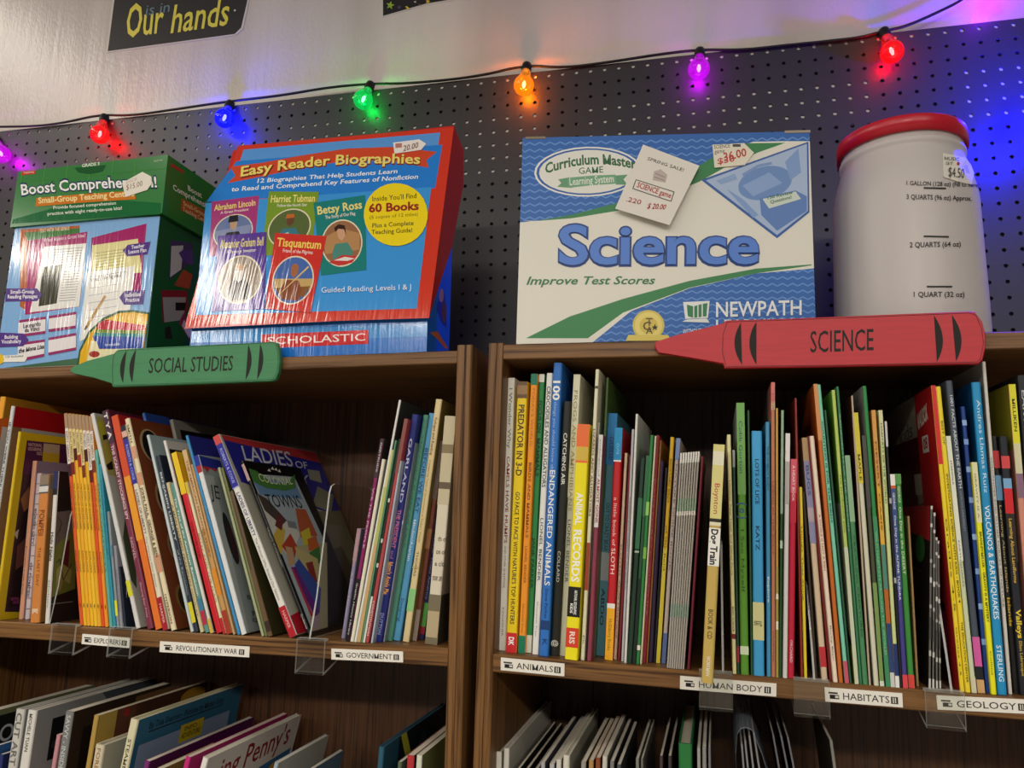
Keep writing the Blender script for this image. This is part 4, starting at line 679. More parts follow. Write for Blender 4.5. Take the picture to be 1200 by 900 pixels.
# ---- green-lidded card box
M = CASE['L']
root = thing('storage_box', 'tall box with a green lid and pale blue picture front, left end of the top', 'box', M)
MB().box((-1.0085, .0125, ZT+.0004), (-.742, .166, .47)).obj('box_body', [gloss('1c5a30', .3, False)], root)
z4 = zoom(0, 160, 3.2125)
fr = px_face(M, M, z4, -1, 1, .0125)
lines = lambda x0, y0, x1, y1, n, dx, dy, h='8a8a8a', w=2: [('l', [(x0+dx*i, y0+dy*i), (x1+dx*i, y1+dy*i)], w, h) for i in range(n)]
xb = lambda y: 607-62*(y-300)/500
draw_gloss(root, [('p', [(-60, 345), (607, 300), (545, 800), (-160, 905)], '86b4e4'),
  ('p', [(76, 350), (300, 335), (298, 380), (110, 420), (98, 655), (75, 640)], 'b8602c'), ('p', [(92, 362), (300, 345), (300, 385), (110, 405)], '3f7a34'),
  ('p', [(108, 392), (330, 358), (300, 640), (95, 672)], 'a8286a'), ('p', [(168, 415), (326, 402), (298, 640), (112, 662)], 'eceae4'),
  ('t', 'TEXT WITH THE GENIUS', (150, 362), (262, 352), (150, 348), 'e8e0c0', .01), ('t', 'What Makes a Great Idea?', (165, 398), (322, 378), (165, 384), 'f0d8e4', .01)]
  + lines(195, 428, 312, 418, 8, -2, 10)+lines(243, 510, 305, 505, 12, -2, 10)
  + [('p', [(160, 492), (234, 482), (214, 628), (146, 640)], '3c3a26'), ('p', [(163, 497), (231, 488), (228, 515), (159, 525)], '5c5a3c'),
  ('p', [(22, 572), (140, 572), (160, 596), (140, 620), (20, 622)], '5a3c8c'), ('t', 'Small-Group', (40, 592), (130, 590), (40, 578), 'f2f0f6', .02), ('t', 'Reading Passages', (30, 610), (142, 608), (30, 596), 'f2f0f6', .02),
  ('p', [(345, 382), (552, 328), (530, 585), (340, 600)], 'a8286a'), ('p', [(348, 410), (520, 385), (535, 512), (345, 530)], 'e8dfa0')]
  + lines(360, 440, 470, 424, 8, -.5, 11, '9a8f5a')
  + [('p', [(482, 408), (568, 396), (556, 444), (480, 452), (463, 430)], '5a3c8c'), ('t', 'Teacher', (495, 424), (545, 416), (495, 411), 'f2f0f6', .02), ('t', 'Lesson Plan', (485, 442), (552, 434), (485, 428), 'f2f0f6', .02),
  ('p', [(328, 510), (510, 487), (490, 665), (303, 772)], 'eeece6'), ('t', "What's The Big Idea?", (342, 548), (458, 528), (342, 534), '33343a', .015)]
  + lines(342, 530, 480, 508, 1, 0, 0)+lines(338, 572, 450, 555, 5, -3, 28, '9a9aa0', 1.6)
  + [('l', [(398, 600), (324, 722)], 10, 'c49a5a'), ('l', [(328, 714), (320, 728)], 7, '3a2c22'),
  ('p', [(470, 582), (546, 578), (540, 632), (468, 634), (450, 606)], '5a3c8c'), ('t', 'Individual', (472, 606), (532, 600), (472, 590), 'f2f0f6', .02), ('t', 'Practice', (474, 624), (526, 620), (474, 609), 'f2f0f6', .02),
  ('p', [(72, 692), (174, 678), (172, 742), (68, 757)], 'ece6e8'), ('p', [(72, 692), (174, 678), (174, 688), (72, 702)], '9a3468'), ('p', [(70, 746), (172, 732), (172, 742), (68, 757)], '9a3468'),
  ('p', [(186, 676), (288, 660), (286, 722), (184, 736)], 'ece6e8'), ('p', [(186, 676), (288, 660), (288, 670), (186, 686)], '9a3468'), ('p', [(184, 726), (286, 712), (286, 722), (184, 736)], '9a3468'),
  ('p', [(70, 778), (170, 764), (168, 828), (68, 850)], 'ece6e8'), ('p', [(70, 778), (170, 764), (170, 774), (70, 788)], '9a3468'), ('p', [(68, 838), (168, 818), (168, 828), (68, 850)], '9a3468'),
  ('p', [(184, 758), (288, 740), (288, 804), (184, 824)], 'ece6e8'), ('p', [(184, 758), (288, 740), (288, 750), (184, 768)], '9a3468'), ('p', [(184, 814), (288, 794), (288, 804), (184, 824)], '9a3468'),
  ('t', 'Leonardo', (90, 722), (155, 712), (90, 706), '26262a', .02), ('t', 'da Vinci', (95, 738), (150, 730), (95, 722), '26262a', .02), ('t', 'the Mona Lisa', (72, 816), (168, 798), (72, 800), '26262a', .03, .25),
  ('p', [(-60, 742), (90, 742), (110, 766), (90, 790), (-60, 796)], '5a3c8c'), ('t', 'Building', (20, 762), (70, 760), (20, 749), 'f2f0f6', .02), ('t', 'Vocabulary', (8, 780), (82, 777), (8, 766), 'f2f0f6', .02),
  ('p', [(0, 826), (96, 820), (104, 834), (96, 848), (0, 850)], 'f0eee6'), ('e', (-2, 838), (18, 838), (-2, 818), 'e8c42a'), ('t', 'CD Included', (22, 834), (90, 830), (22, 826), '333', .01),
  ('p', [(292, 860), (300, 806), (335, 735), (390, 683), (450, 657), (500, 653), (562, 662), (xb(800)-2, 800), (540, 840)], '2c5a2c'), ('p', [(300, 860), (306, 810), (342, 740), (394, 692), (450, 666), (500, 662), (560, 670), (xb(800)-3, 800), (538, 840)], 'e8b422'),
  ('p', [(370, 706), (400, 690), (552, 712), (550, 735), (365, 728)], 'c02a3a'), ('p', [(362, 726), (548, 732), (546, 745), (360, 742)], '7a8a2c'), ('p', [(358, 740), (546, 744), (544, 756), (352, 756)], '2f8a8a'), ('p', [(350, 752), (372, 752), (546, 756), (540, 800), (372, 800)], '2c4aa8'),
  ('p', [(345, 770), (366, 772), (376, 802), (540, 798), (536, 840), (330, 845)], 'ece4b8'), ('e', (358, 820), (378, 820), (358, 808), 'a83422'), ('t', 'Introduction', (398, 790), (455, 786), (398, 780), 'dfe6f4', .01)],
  lambda x, y, l: (lambda p: Vector((max(-1.0083, min(-.7422, p.x)), p.y, max(ZT+.001, min(.4695, p.z)))))(fr(x, y, l)), .00015, 'front_print', 'front_lettering')
sd = px_face(M, M, z4, 1, 0, -.742)
draw(root, [('p', [(640, 390), (726, 400), (724, 470), (636, 540)], '4a3a6a'), ('p', [(645, 412), (690, 410), (682, 500), (640, 530)], 'c9c4cc'), ('p', [(672, 438), (690, 425), (726, 432), (726, 484), (690, 470)], '5a3c8c'),
  ('p', [(655, 560), (690, 500), (724, 520), (712, 575)], 'a84a30'), ('p', [(606, 578), (704, 580), (708, 640), (690, 690), (612, 700)], '8a2230'), ('p', [(612, 605), (700, 605), (690, 690), (618, 700)], 'a09a98'), ('p', [(660, 625), (700, 625), (694, 655), (660, 655)], '1e1a1a'),
  ('p', [(672, 700), (690, 665), (724, 720), (716, 770)], '8a2a5a'), ('p', [(684, 712), (692, 690), (722, 730), (712, 760)], 'cac6c8'), ('p', [(620, 720), (640, 712), (648, 760), (622, 760)], '2c2424')], sd, .00015, 'side_print', 'side_lettering', .3)
LZ0, LZ1 = .4470, .5405
lid = MB().box((-1.0130, .008, LZ0), (-.7359, .170, LZ1)).obj('lid', [gloss('2c7a34', .2, False)], root)
lf = px_face(M, M, z4, -1, 1, .008)
draw_gloss(lid, [('p', [(50, 312), (330, 232), (606, 250), (604, 292), (46, 328)], '1d6a38'), ('q', (1e9, 0), (1e9, 1), '1d6a38')][:1] +
  [('l', [(84+k*86, 118-k*9), (76+k*86, 190-k*9)], 3, '4a9a44') for k in range(6)]+[('l', [(64, 172-0), (628, 120)], 2.5, '3f8a3c'), ('p', [(280, 118), (400, 107), (386, 132), (338, 142), (296, 136)], '1f5a2c'),
  ('p', [(82, 132), (135, 127), (133, 141), (80, 146)], 'c8402c'), ('t', 'Teaching', (88, 140), (128, 136), (88, 133), 'f0d8cc', .01), ('t', 'GRADE 3', (309, 116), (375, 108), (309, 104), 'e6f0de', .02), ('t', '564708', (580, 96), (611, 92), (580, 89), 'd0e0c8', .0),
  ('t', 'Boost Comprehension!', (80, 224), (594, 194), (76, 178), '1c2a5a', .055, 0, .2), ('t', 'Boost Comprehension!', (82, 221), (592, 191), (78, 181), 'f4f4f0', .02, 0, .2),
  ('p', [(138, 232), (300, 218), (506, 204), (512, 236), (300, 250), (134, 264)], 'd07a26'), ('t', 'Small-Group Teaching Centers', (146, 252), (506, 224), (144, 230), 'f4e2a0', .025),
  ('t', 'Provide focused comprehension', (202, 274), (438, 256), (201, 262), 'e8efe0', .015), ('t', 'practice with eight ready-to-use kits!', (180, 297), (460, 275), (179, 285), 'e8efe0', .015)], lf, .00015, 'lid_print', 'lid_lettering')
ls = px_face(M, M, z4, 1, 0, -.7359)
draw_gloss(lid, [('p', [(645, 100), (690, 128), (690, 140), (643, 112)], 'b83a2c'), ('t', 'Boost', (708, 202), (760, 232), (706, 182), 'e8efe4', .02), ('t', 'Comprehension!', (652, 200), (805, 285), (650, 178), 'e8efe4', .02), ('p', [(684, 232), (810, 300), (806, 345), (680, 276)], 'b85a26'), ('t', 'Small-Group', (690, 258), (775, 304), (689, 242), 'e8c890', .02), ('t', 'Teaching Centers', (688, 280), (790, 332), (687, 264), 'e8c890', .02)], ls, .00015, 'lid_side_print', 'lid_side_lettering')
tag_poly(lid, lf, [(462, 176), (538, 134), (572, 152), (574, 176), (556, 202), (474, 229)], prims=[('t', 'DICE', (478, 180), (520, 164), (476, 170), 'b89a90', 0, .2), ('t', '$15.00', (478, 203), (540, 186), (475, 184), '8a5a5a', .0, .2)])
# ---- slope-fronted book set box
M = CASE['L']
root = thing('book_set_box', 'red and blue slope-fronted card box of reader biographies', 'box', M)
x0, x1 = -.6757, -.3078
MB().prism([(.014, ZT+.0004), (.105, ZT+.0004), (.103, .43), (.09, .40), (.014, .285)], lambda p, k: ((x0+.005, x1-.005)[k], p[0], p[1])).obj('box_body', gloss('1c72cc', .18), root)
lid = MB().prism([(.006, .267), (.0905, .397), (.1325, .5096), (.1274, .5634), (.079, .577)], lambda p, k: ((x0, x1)[k], p[0], p[1])).obj('lid', gloss('c4281f', .2), root)
z5 = zoom(200, 140, 3.1028); tl = math.atan2(.073, .310)
Mf = M@Matrix.Translation((0, .006, .267))@Matrix.Rotation(-tl, 4, 'X')
f5 = px_face(M, Mf, z5)
def card(q, bg, title, sub, tcol, ring, pic):
    """one small book cover printed on the lid; q = TL, TR, BR, BL"""
    a, b, c, d = [Vector(p) for p in q]
    P = lambda u, v: (a*(1-u)+b*u)*(1-v)+(d*(1-u)+c*u)*v
    L_ = [('p', [tuple(p) for p in (a, b, c, d)], bg), ('t', title, tuple(P(.06, .17)), tuple(P(.94, .17)), tuple(P(.06, .06)), tcol, .02), ('t', sub, tuple(P(.2, .245)), tuple(P(.8, .245)), tuple(P(.2, .2)), 'f0e8e0', .01)]
    cc, rr, tt = P(.5, .6), P(.93, .6), P(.5, .28)
    L_ += [('e', tuple(cc), tuple(rr), tuple(tt), 'e8dcc0'), ('e', tuple(cc), tuple(cc+(rr-cc)*.94), tuple(cc+(tt-cc)*.94), ring)]
    for poly, h in pic: L_.append(('p', [tuple(P(u, v)) for u, v in poly], h))
    return L_
body = lambda coat: [([(.3, .86), (.28, .72), (.36, .6), (.62, .6), (.72, .72), (.7, .86)], coat)]
head = lambda skin, x=.42, y=.43: [([(x, y), (x+.03, y-.04), (x+.12, y-.04), (x+.16, y), (x+.15, y+.09), (x+.08, y+.14), (x+.01, y+.09)], skin)]
pr = [('p', [(245, 96), (1030, 28), (940, 722), (52, 750)], 'd23a24'),
  ('p', [(265, 110), (980, 48), (968, 132), (600, 160), (240, 190)], '5c9ade'), ('p', [(240, 152), (988, 92), (962, 250), (130, 300), (160, 258)], '2a7fd6'),
  ('p', [(210, 230), (400, 150), (620, 100), (968, 110), (930, 145), (936, 178), (640, 150), (420, 190), (205, 250)][:0] or [(216, 172), (236, 205), (206, 232), (330, 208), (470, 178), (640, 150), (800, 150), (938, 176), (930, 148), (968, 118), (800, 100), (640, 106), (470, 132), (330, 158)], 'd04a2a'),
  ('t', 'Easy Reader Biographies', (256, 212), (910, 166), (254, 176), '7a2a1a', .05, .1, .55), ('t', 'Easy Reader Biographies', (254, 208), (908, 162), (252, 173), 'f0dc74', .022, .1, .55),
  ('t', '12 Biographies That Help Students Learn', (315, 231), (825, 195), (315, 216), 'f2f4f4', .015, .15), ('t', 'to Read and Comprehend Key Features of Nonfiction', (222, 262), (900, 215), (222, 246), 'f2f4f4', .015, .15),
  ('p', [(128, 304), (948, 246), (895, 688), (90, 712)], '3f97de')]
pr += card([(150, 300), (322, 277), (304, 480), (140, 500)], 'a83a7a', 'Abraham Lincoln', 'A Great President', 'f0d884', '6a7aa8', [([(.1, .55), (.9, .5), (.85, .7), (.15, .72)], '8a94b8')]+body('2a2a30')+head('c09a78')+[([(.38, .42), (.4, .3), (.58, .3), (.6, .42)], '1e1e24')])
pr += card([(358, 262), (540, 264), (512, 470), (330, 500)], '7a9a2c', 'Harriet Tubman', 'Follow the North Star', 'f0e084', '5a6a3a', body('3f7a8a')+head('6a4630')+[([(.4, .44), (.42, .37), (.56, .37), (.58, .43)], 'c06a2c')]+[([(.3, .7), (.5, .66), (.5, .84), (.32, .84)], 'b8c4c8')])
pr += card([(520, 304), (708, 276), (712, 548), (548, 568)], '1f7f7a', 'Betsy Ross', 'The Story of Our Flag', 'f0e084', '9a6a4a', [([(.12, .5), (.5, .4), (.88, .5), (.86, .72), (.14, .72)], 'b88a5a')]+body('4f8a7c')+head('d0a080')+[([(.38, .44), (.36, .38), (.46, .34), (.58, .37), (.6, .5), (.56, .42), (.44, .4)], '3a2418'), ([(.2, .84), (.5, .76), (.8, .8), (.7, .88), (.4, .9)], 'c83a34'), ([(.3, .82), (.55, .79), (.76, .83), (.6, .85)], 'e8e0d8')])
pr += card([(174, 425), (350, 410), (342, 690), (150, 700)], '5a3a9a', 'Alexander Graham Bell', 'A Famous Inventor', 'e8d884', '9a8a78', body('3a3434')+head('d0a888')+[([(.4, .48), (.58, .48), (.54, .6), (.48, .64), (.43, .6)], 'd8d4cc')])
pr += card([(382, 414), (568, 426), (510, 704), (344, 690)], 'd0342a', 'Tisquantum', 'Friend of the Pilgrims', 'f4d868', '4a6ab0', [([(.1, .6), (.9, .56), (.9, .7), (.14, .72)], 'c8a86a'), ([(.16, .72), (.88, .66), (.8, .8), (.3, .84)], '8a5a2c')]+body('8a4a2c')+head('a86a44')+[([(.2, .84), (.24, .82), (.78, .42), (.76, .4)], 'e0c07a')])
pr += [('e', (820, 348), (936, 340), (812, 234), 'f2d81e'), ('t', "Inside You'll Find", (735, 300), (895, 288), (735, 282), '4a4a2a', .01), ('t', '60 Books', (722, 340), (904, 330), (722, 310), '9a2a22', .035), ('t', '(5 copies of 12 titles)', (725, 364), (900, 352), (725, 352), '6a5a2a', 0),
  ('t', 'Plus a Complete', (735, 396), (885, 386), (735, 380), '4a4a2a', .01), ('t', 'Teaching Guide!', (732, 420), (880, 412), (732, 404), '4a4a2a', .01), ('t', 'Guided Reading Levels I & J', (550, 632), (876, 620), (550, 612), 'eaf2f8', .0)]
draw_gloss(lid, pr, f5, .00015, 'lid_print', 'lid_lettering')
fb = px_face(M, M, z5, -1, 1, .014)
draw_gloss(root, [('p', [(75, 770), (932, 742), (930, 790), (72, 812)], '3f92d8'), ('p', [(330, 782), (720, 765), (720, 816), (330, 832)], 'd02c30'), ('t', 'SCHOLASTIC', (352, 818), (708, 804), (352, 791), 'f6eeea', .005)],
  lambda x, y, l: (lambda p: Vector((max(x0+.006, min(x1-.006, p.x)), p.y, min(.284, p.z))))(fb(x, y, l)), .00015, 'front_print', 'front_lettering')
sb = px_face(M, M, z5, 1, 0, x1-.005)
draw(root, [('p', [(966, 690), (985, 620), (998, 640), (1004, 760), (985, 740)], '2a3f8a'), ('e', (984, 640), (992, 640), (984, 615), 'b08a70'), ('e', (994, 700), (1002, 700), (994, 660), '6a4a3a'), ('p', [(942, 775), (970, 770), (1008, 830), (1000, 836), (965, 795)], 'c8702c')], lambda x, y, l: (lambda p: Vector((p.x, min(.103, p.y), p.z)))(sb(x, y, l)), .00015, 'side_print')
tag_poly(lid, f5, [(810, 86), (905, 74), (930, 90), (912, 112), (815, 126)], 'price_tag', 'ece4de', prims=[('t', '20.00', (846, 118), (902, 104), (845, 98), '7a3a34', .01, .2), ('p', [(818, 90), (842, 88), (842, 104), (818, 106)], 'b87a70')])
# ---- science game box
p0 = hit(CASE['R'], (607, 401.4), 1, .004)
M = CASE['R']@Matrix.Translation((-.1935, .004, .2204))@Matrix.Rotation(R_(8.6), 4, 'Z')
root = thing('game_box', 'white and blue board game box lettered Science with a sale note', 'box', M)
SW, SH = .3625, .2765
MB().box((0, 0, 0), (SW, .078, SH)).obj('carton', mat('1d5cae', .4), root)
MB().box((.004, -.0008, SH-.002), (.03, .012, SH+.0012)).obj('taped_flap', mat('8d7f6a', .6), root)
MB().box((SW-.03, -.0008, SH-.002), (SW+.001, .012, SH+.0012)).obj('taped_flap', mat('a89c88', .6), root)
z6 = zoom(590, 140, 3.2135); f6r = px_face(M, M, z6)
f6 = lambda x, y, l: (lambda p: Vector((max(0, min(SW, p.x)), p.y, max(0, min(SH, p.z)))))(f6r(x, y, l))
pr = [('p', [(60, 60), (1180, 40), (1190, 850), (40, 850)], '2263b4')]
for r in range(30):
    y = 92+r*25.5
    for seg in range(0, 1140, 380):
        pr.append(('l', [(60+seg+k*19.2, y+(6 if k % 2 else -4)-(seg+k*19)*.02*(1 if y < 400 else .3)) for k in range(21)], 5, '5f93d4'))
pr += [('p', [(60, 388), (250, 368), (430, 330), (600, 272), (720, 215), (850, 140), (960, 96), (1060, 84), (1160, 82), (1180, 560), (1160, 562), (950, 580), (700, 636), (480, 722), (325, 850), (40, 850)], 'e6e3d6'),
  ('p', [(70, 380), (130, 383), (260, 362), (430, 320), (600, 250), (720, 190), (840, 122), (940, 84), (1060, 82), (1160, 82), (1060, 90), (960, 118), (850, 172), (720, 240), (640, 272), (430, 345), (250, 372), (130, 386)], 'e9e7dc'),
  ('p', [(120, 383), (260, 358), (430, 314), (600, 244), (720, 184), (830, 118), (920, 90), (1062, 88), (960, 124), (850, 172), (735, 236), (620, 280), (430, 344), (260, 372)], '2f8248'),
  ('p', [(84, 824), (250, 742), (450, 676), (700, 608), (950, 562), (1160, 546), (1160, 550), (950, 580), (700, 634), (450, 728), (318, 824)], '2f8248'),
  ('e', (318, 197), (520, 190), (312, 103), 'e9e9e2'), ('e', (318, 197), (512, 190), (312, 109), '1d5cae'), ('e', (318, 197), (502, 190), (312, 115), 'e8e7de'),
  ('t', 'Curriculum Master', (158, 205), (500, 188), (156, 168), '26683c', .03, 0, .75), ('t', 'GAME', (284, 206), (376, 200), (283, 182), '26683c', .005),
  ('p', [(206, 226), (250, 218), (258, 258), (202, 254), (218, 240)], '5f9a70'), ('p', [(416, 212), (468, 208), (452, 226), (466, 246), (424, 246)], '5f9a70'), ('p', [(240, 220), (330, 212), (422, 208), (426, 242), (330, 248), (246, 258)], '6fa880'), ('t', 'Learning System', (250, 248), (416, 236), (248, 220), 'e6ecdf', .01),
  ('t', 'Science', (203, 546), (966, 543), (205, 399), '173f86', -.05),
  ('t', 'Improve Test Scores', (86, 622), (572, 620), (86, 592), '2f7a48', .02, .3),
  ('p', [(744, 228), (1148, 84), (1152, 350), (1030, 448)], '2a5aa8'), ('p', [(762, 230), (1142, 92), (1146, 345), (1030, 436)], 'a9bede'), ('e', (985, 240), (1085, 215), (970, 180), '6a8fc8'), ('p', [(900, 250), (1000, 200), (1050, 240), (940, 290)], '8aa8d8'), ('l', [(900, 210), (960, 175), (1010, 165)], 10, '7a98cc'), ('p', [(1060, 160), (1110, 110), (1120, 200), (1080, 230)], '7f9fd2'),
  ('p', [(965, 298), (1100, 268), (1142, 290), (1142, 345), (1030, 420), (970, 360)], '5a80c0'), ('p', [(975, 300), (1100, 272), (1120, 300), (1000, 336)], 'd0dcd0'), ('t', '150 Review', (995, 302), (1090, 280), (993, 290), '2f6a48', .02), ('t', 'Questions!', (1005, 318), (1085, 298), (1003, 306), '2f6a48', .02), ('p', [(840, 262), (900, 300), (960, 360), (940, 372)], '7f9fd2'), ('p', [(800, 232), (870, 205), (880, 225), (820, 245)], '8aa8d4'),
  ('e', (546, 776), (606, 776), (546, 718), 'd8c458'), ('e', (546, 776), (598, 776), (546, 726), 'ead878'), ('e', (546, 776), (580, 776), (546, 744), 'd8c050'), ('t', 'C', (525, 794), (556, 794), (525, 762), '5a4a1a', .02), ('t', 'T', (536, 778), (562, 778), (536, 748), '5a4a1a', .01), ('t', 'A', (536, 808), (562, 808), (536, 780), '5a4a1a', .01), ('p', [(566, 780), (570, 770), (574, 780), (582, 780), (576, 786), (578, 794), (570, 789), (562, 794), (564, 786), (558, 780)], '2a2410'), ('p', [(470, 812), (620, 812), (632, 834), (460, 834)], 'e0cc60'),
  ('p', [(676, 688), (776, 684), (770, 748), (684, 752)], 'e8ecea'), ('p', [(690, 698), (714, 704), (714, 748), (694, 742)], '2f7f50'), ('p', [(718, 704), (730, 700), (730, 746), (718, 748)], '2f7f50'), ('p', [(734, 699), (746, 696), (746, 744), (734, 746)], '2f7f50'), ('p', [(750, 695), (768, 692), (764, 742), (750, 743)], '2f7f50'), ('p', [(672, 762), (690, 754), (765, 750), (776, 766)], 'e8ecea'),
  ('t', 'NEWPATH', (800, 744), (1122, 736), (800, 688), 'eef2f2', .012), ('t', 'LEARNING', (800, 800), (1100, 794), (800, 755), 'eef2f2', .012), ('t', 'WITHOUT LIMITS', (676, 806), (790, 802), (676, 790), 'eef2f2', .01, .2)]
draw(root, pr, f6, .00012, 'front_print', 'front_lettering', .4)
draw(root, [('t', 'Science', (209, 544), (960, 541), (211, 401), '4f80d6', -.022)], f6, .0016, 'front_print', 'front_lettering', .4)
tag_poly(root, f6, [(786, 98), (905, 92), (942, 128), (908, 174), (794, 184)], 'price_sticker', 'ebe4d2', .0022, [('t', 'SCIENCE', (792, 114), (852, 108), (792, 100), '4a4644', .0), ('t', 'game', (794, 132), (832, 128), (794, 120), '4a4644', .0), ('t', '36.00', (830, 160), (915, 140), (826, 130), 'c03a30', .02), ('t', '$30', (806, 172), (870, 160), (804, 150), 'c03a30', .02), ('q', (862, 96), (892, 106), '4a4644')])
nt_ = thing('sale_note', 'white spring sale note with red handwriting, stuck on the science game box', 'note', M)
note = [(525, 100), (735, 184), (622, 411), (420, 346)]
o = MB(); nf = lambda x, y, l: f6r(x, y, l+.003+.007*(y-100)/311+.002*((x-420)/315))
o.v = [nf(x, y, 0) for x, y in note]+[nf(x, y, .0005) for x, y in note]
o.f = [(3, 2, 1, 0), (4, 5, 6, 7)]+[(i, (i+1) % 4, 4+(i+1) % 4, 4+i) for i in range(4)]; o.i = [0]*6
o.obj('paper', mat('e9e4da', .6, .2), nt_)
draw(nt_, [('t', 'SPRING SALE!', (540, 160), (675, 207), (544, 148), '5a5452', .005), ('p', [(565, 205), (590, 196), (615, 218), (608, 248), (560, 238)], 'c4b4b0'), ('l', [(570, 212), (606, 228)], 3, '8f8580'), ('l', [(566, 226), (604, 240)], 3, '8f8580'),
  ('l', [(498, 236), (640, 284), (628, 320), (486, 270), (498, 236)], 3, '4a4444'), ('t', 'SCIENCE game', (500, 264), (626, 308), (506, 244), 'b0262e', .012, .1), ('t', '.220', (460, 318), (515, 332), (464, 300), 'a82a30', .005, .1), ('t', '$ 20.00', (538, 346), (606, 352), (544, 326), 'b0262e', .015, .1)],
  lambda x, y, l: nf(x, y, .0006+l), .00012, 'printed_art', 'handwriting', .6)
# ---- gallon jar
M = CASE['R']@Matrix.Translation((.2845, .132, .2204))
root = thing('gallon_jar', 'cloudy plastic gallon jar with a red screw lid and measuring marks', 'jar', M)
jm, nt, b, N, L = node_mat('cloudy_plastic')
b.inputs['Base Color'].default_value = (*lin('c9c2bf'), 1); b.inputs['Roughness'].default_value = .38; b.inputs['Specular IOR Level'].default_value = .4
b.inputs['Subsurface Weight'].default_value = .35; b.inputs['Subsurface Radius'].default_value = (.02, .018, .016); b.inputs['Subsurface Scale'].default_value = .6
JP = [(0, 0), (.082, 0), (.0865, .004), (.0875, .012), (.0872, .06), (.086, .12), (.0848, .19), (.0838, .202), (.0815, .214), (.0785, .226), (.0752, .238), (.0728, .247), (.0728, .252), (.0742, .254), (.0742, .258), (.0722, .26), (.0722, .272)]
MB().lathe(JP, 56).obj('body', jm, root, True)
rl = .0770
lm = mat('c2182c', .3, .5)
lidp = [(.0725, .266), (rl, .266), (rl, .284), (rl-.0012, .2865), (rl-.005, .2875), (rl-.008, .2868), (0, .2868)]
lo = MB().lathe(lidp, 64).obj('lid', lm, root, True)
def jr(z):
    for (r0_, z0_), (r1_, z1_) in zip(JP[1:], JP[2:]):
        if z0_ <= z <= z1_: return r0_+(r1_-r0_)*(z-z0_)/max(z1_-z0_, 1e-9)
    return .0727
def cyl(q, l):
    D = fw+rt*((q[0]-600)/FPX)-up*((q[1]-450)/FPX); I = M.inverted(); O = I@CAM; d = I.to_3x3()@D; r = .086
    for _ in range(4):
        a_ = d.x**2+d.y**2; b_ = O.x*d.x+O.y*d.y; c_ = O.x**2+O.y**2-r*r
        s = (-b_-math.sqrt(max(0, b_*b_-a_*c_)))/a_; p = O+d*s; r = jr(p.z)
    n = Vector((p.x, p.y, 0)).normalized(); return p+n*l
z7 = zoom(940, 120, 3)
fj = lambda x, y, l: cyl(z7(x, y), l+.0003)
def arcbar(xa, ya, xb_, yb_): return ('l', [(xa+(xb_-xa)*k/6, ya+(yb_-ya)*k/6) for k in range(7)], 6, '2a2826')
draw(root, [arcbar(427, 301, 505, 303), arcbar(427, 471, 515, 473), arcbar(438, 648, 527, 648),
  ('t', '1 GALLON (128 oz) (Fill to here)', (367, 291), (622, 298), (367, 276), '2a2826', .015), ('t', '3 QUARTS (96 oz) Approx.', (367, 340), (595, 346), (367, 323), '2a2826', .015), ('t', '2 QUARTS (64 oz)', (378, 510), (557, 507), (378, 492), '2a2826', .015), ('t', '1 QUART (32 oz)', (392, 684), (570, 684), (392, 666), '2a2826', .015)], fj, .0001, 'measure_bars', 'measure_lettering', .5)
st = tag_poly(root, fj, [(492, 180), (530, 186), (572, 196), (590, 222), (600, 250), (592, 290), (545, 280), (495, 264)], 'price_sticker', 'e8e2d6', .0012, [('t', 'MUSIC', (498, 204), (548, 208), (498, 192), '4a4644', 0), ('t', 'SET', (502, 220), (526, 222), (502, 210), '4a4644', 0), ('e', (545, 217), (550, 217), (545, 211), 'c03030'), ('t', '$4.50', (512, 262), (566, 268), (512, 228), '4a4644', 0)])
# ---- crayon signs on the top boards
def crayon(c, z, outline, hexm, label, words, wp, arcs, seam):
    M = CASE[c]; root = thing('crayon_sign', label, 'sign', M); y0, y1 = -.0005, -.0072
    g = lambda q, y: hit(M, z(*q), 1, y)
    n = len(outline); P = MB()
    base = [hit(M, z(*q), 1, y1) for q in outline]
    ins = []
    ce = sum(base, Vector())/n
    P.v = [Vector((p.x, y0, p.z)) for p in base]+[Vector((p.x, y1+.0012, p.z)) for p in base]+[Vector((p.x+(ce.x-p.x)*.006, y1, p.z+(ce.z-p.z)*.035)) for p in base]
    P.f = [tuple(range(n-1, -1, -1)), tuple(range(2*n, 3*n))]
    for k in (0, n): P.f += [(k+i, k+(i+1) % n, k+n+(i+1) % n, k+n+i) for i in range(n)]
    P.i = [0]*len(P.f)
    m, nt, b, N, L = node_mat('painted_plywood_'+hexm); tc = N('ShaderNodeTexCoord'); mp = N('ShaderNodeMapping'); mp.inputs['Scale'].default_value = (14, 60, 240); L(tc.outputs['Object'], mp.inputs[0])
    nn = N('ShaderNodeTexNoise'); nn.inputs['Scale'].default_value = 1.5; L(mp.outputs[0], nn.inputs['Vector']); mx = N('ShaderNodeMix'); mx.data_type = 'RGBA'
    cl = lin(hexm); mx.inputs[6].default_value = (*[v*.82 for v in cl], 1); mx.inputs[7].default_value = (*[min(1, v*1.1) for v in cl], 1); L(nn.outputs['Fac'], mx.inputs[0]); L(mx.outputs[2], b.inputs['Base Color']); b.inputs['Roughness'].default_value = .5
    P.obj('plywood_cutout', m, root)
    f = lambda x, y, l: hit(M, z(x, y), 1, y1)-Vector((0, l, 0))
    pr = [('p', a, '17150f') for a in arcs]+[('l', s, 1.6, '3a1a18' if c == 'R' else '1c3a24') for s in seam]+[('t', words, *wp, '1d1a14', .004)]
    draw(root, pr, f, .00015, 'black_bands', 'lettering', .6)
zg = zoom(70, 380, 4.4444)
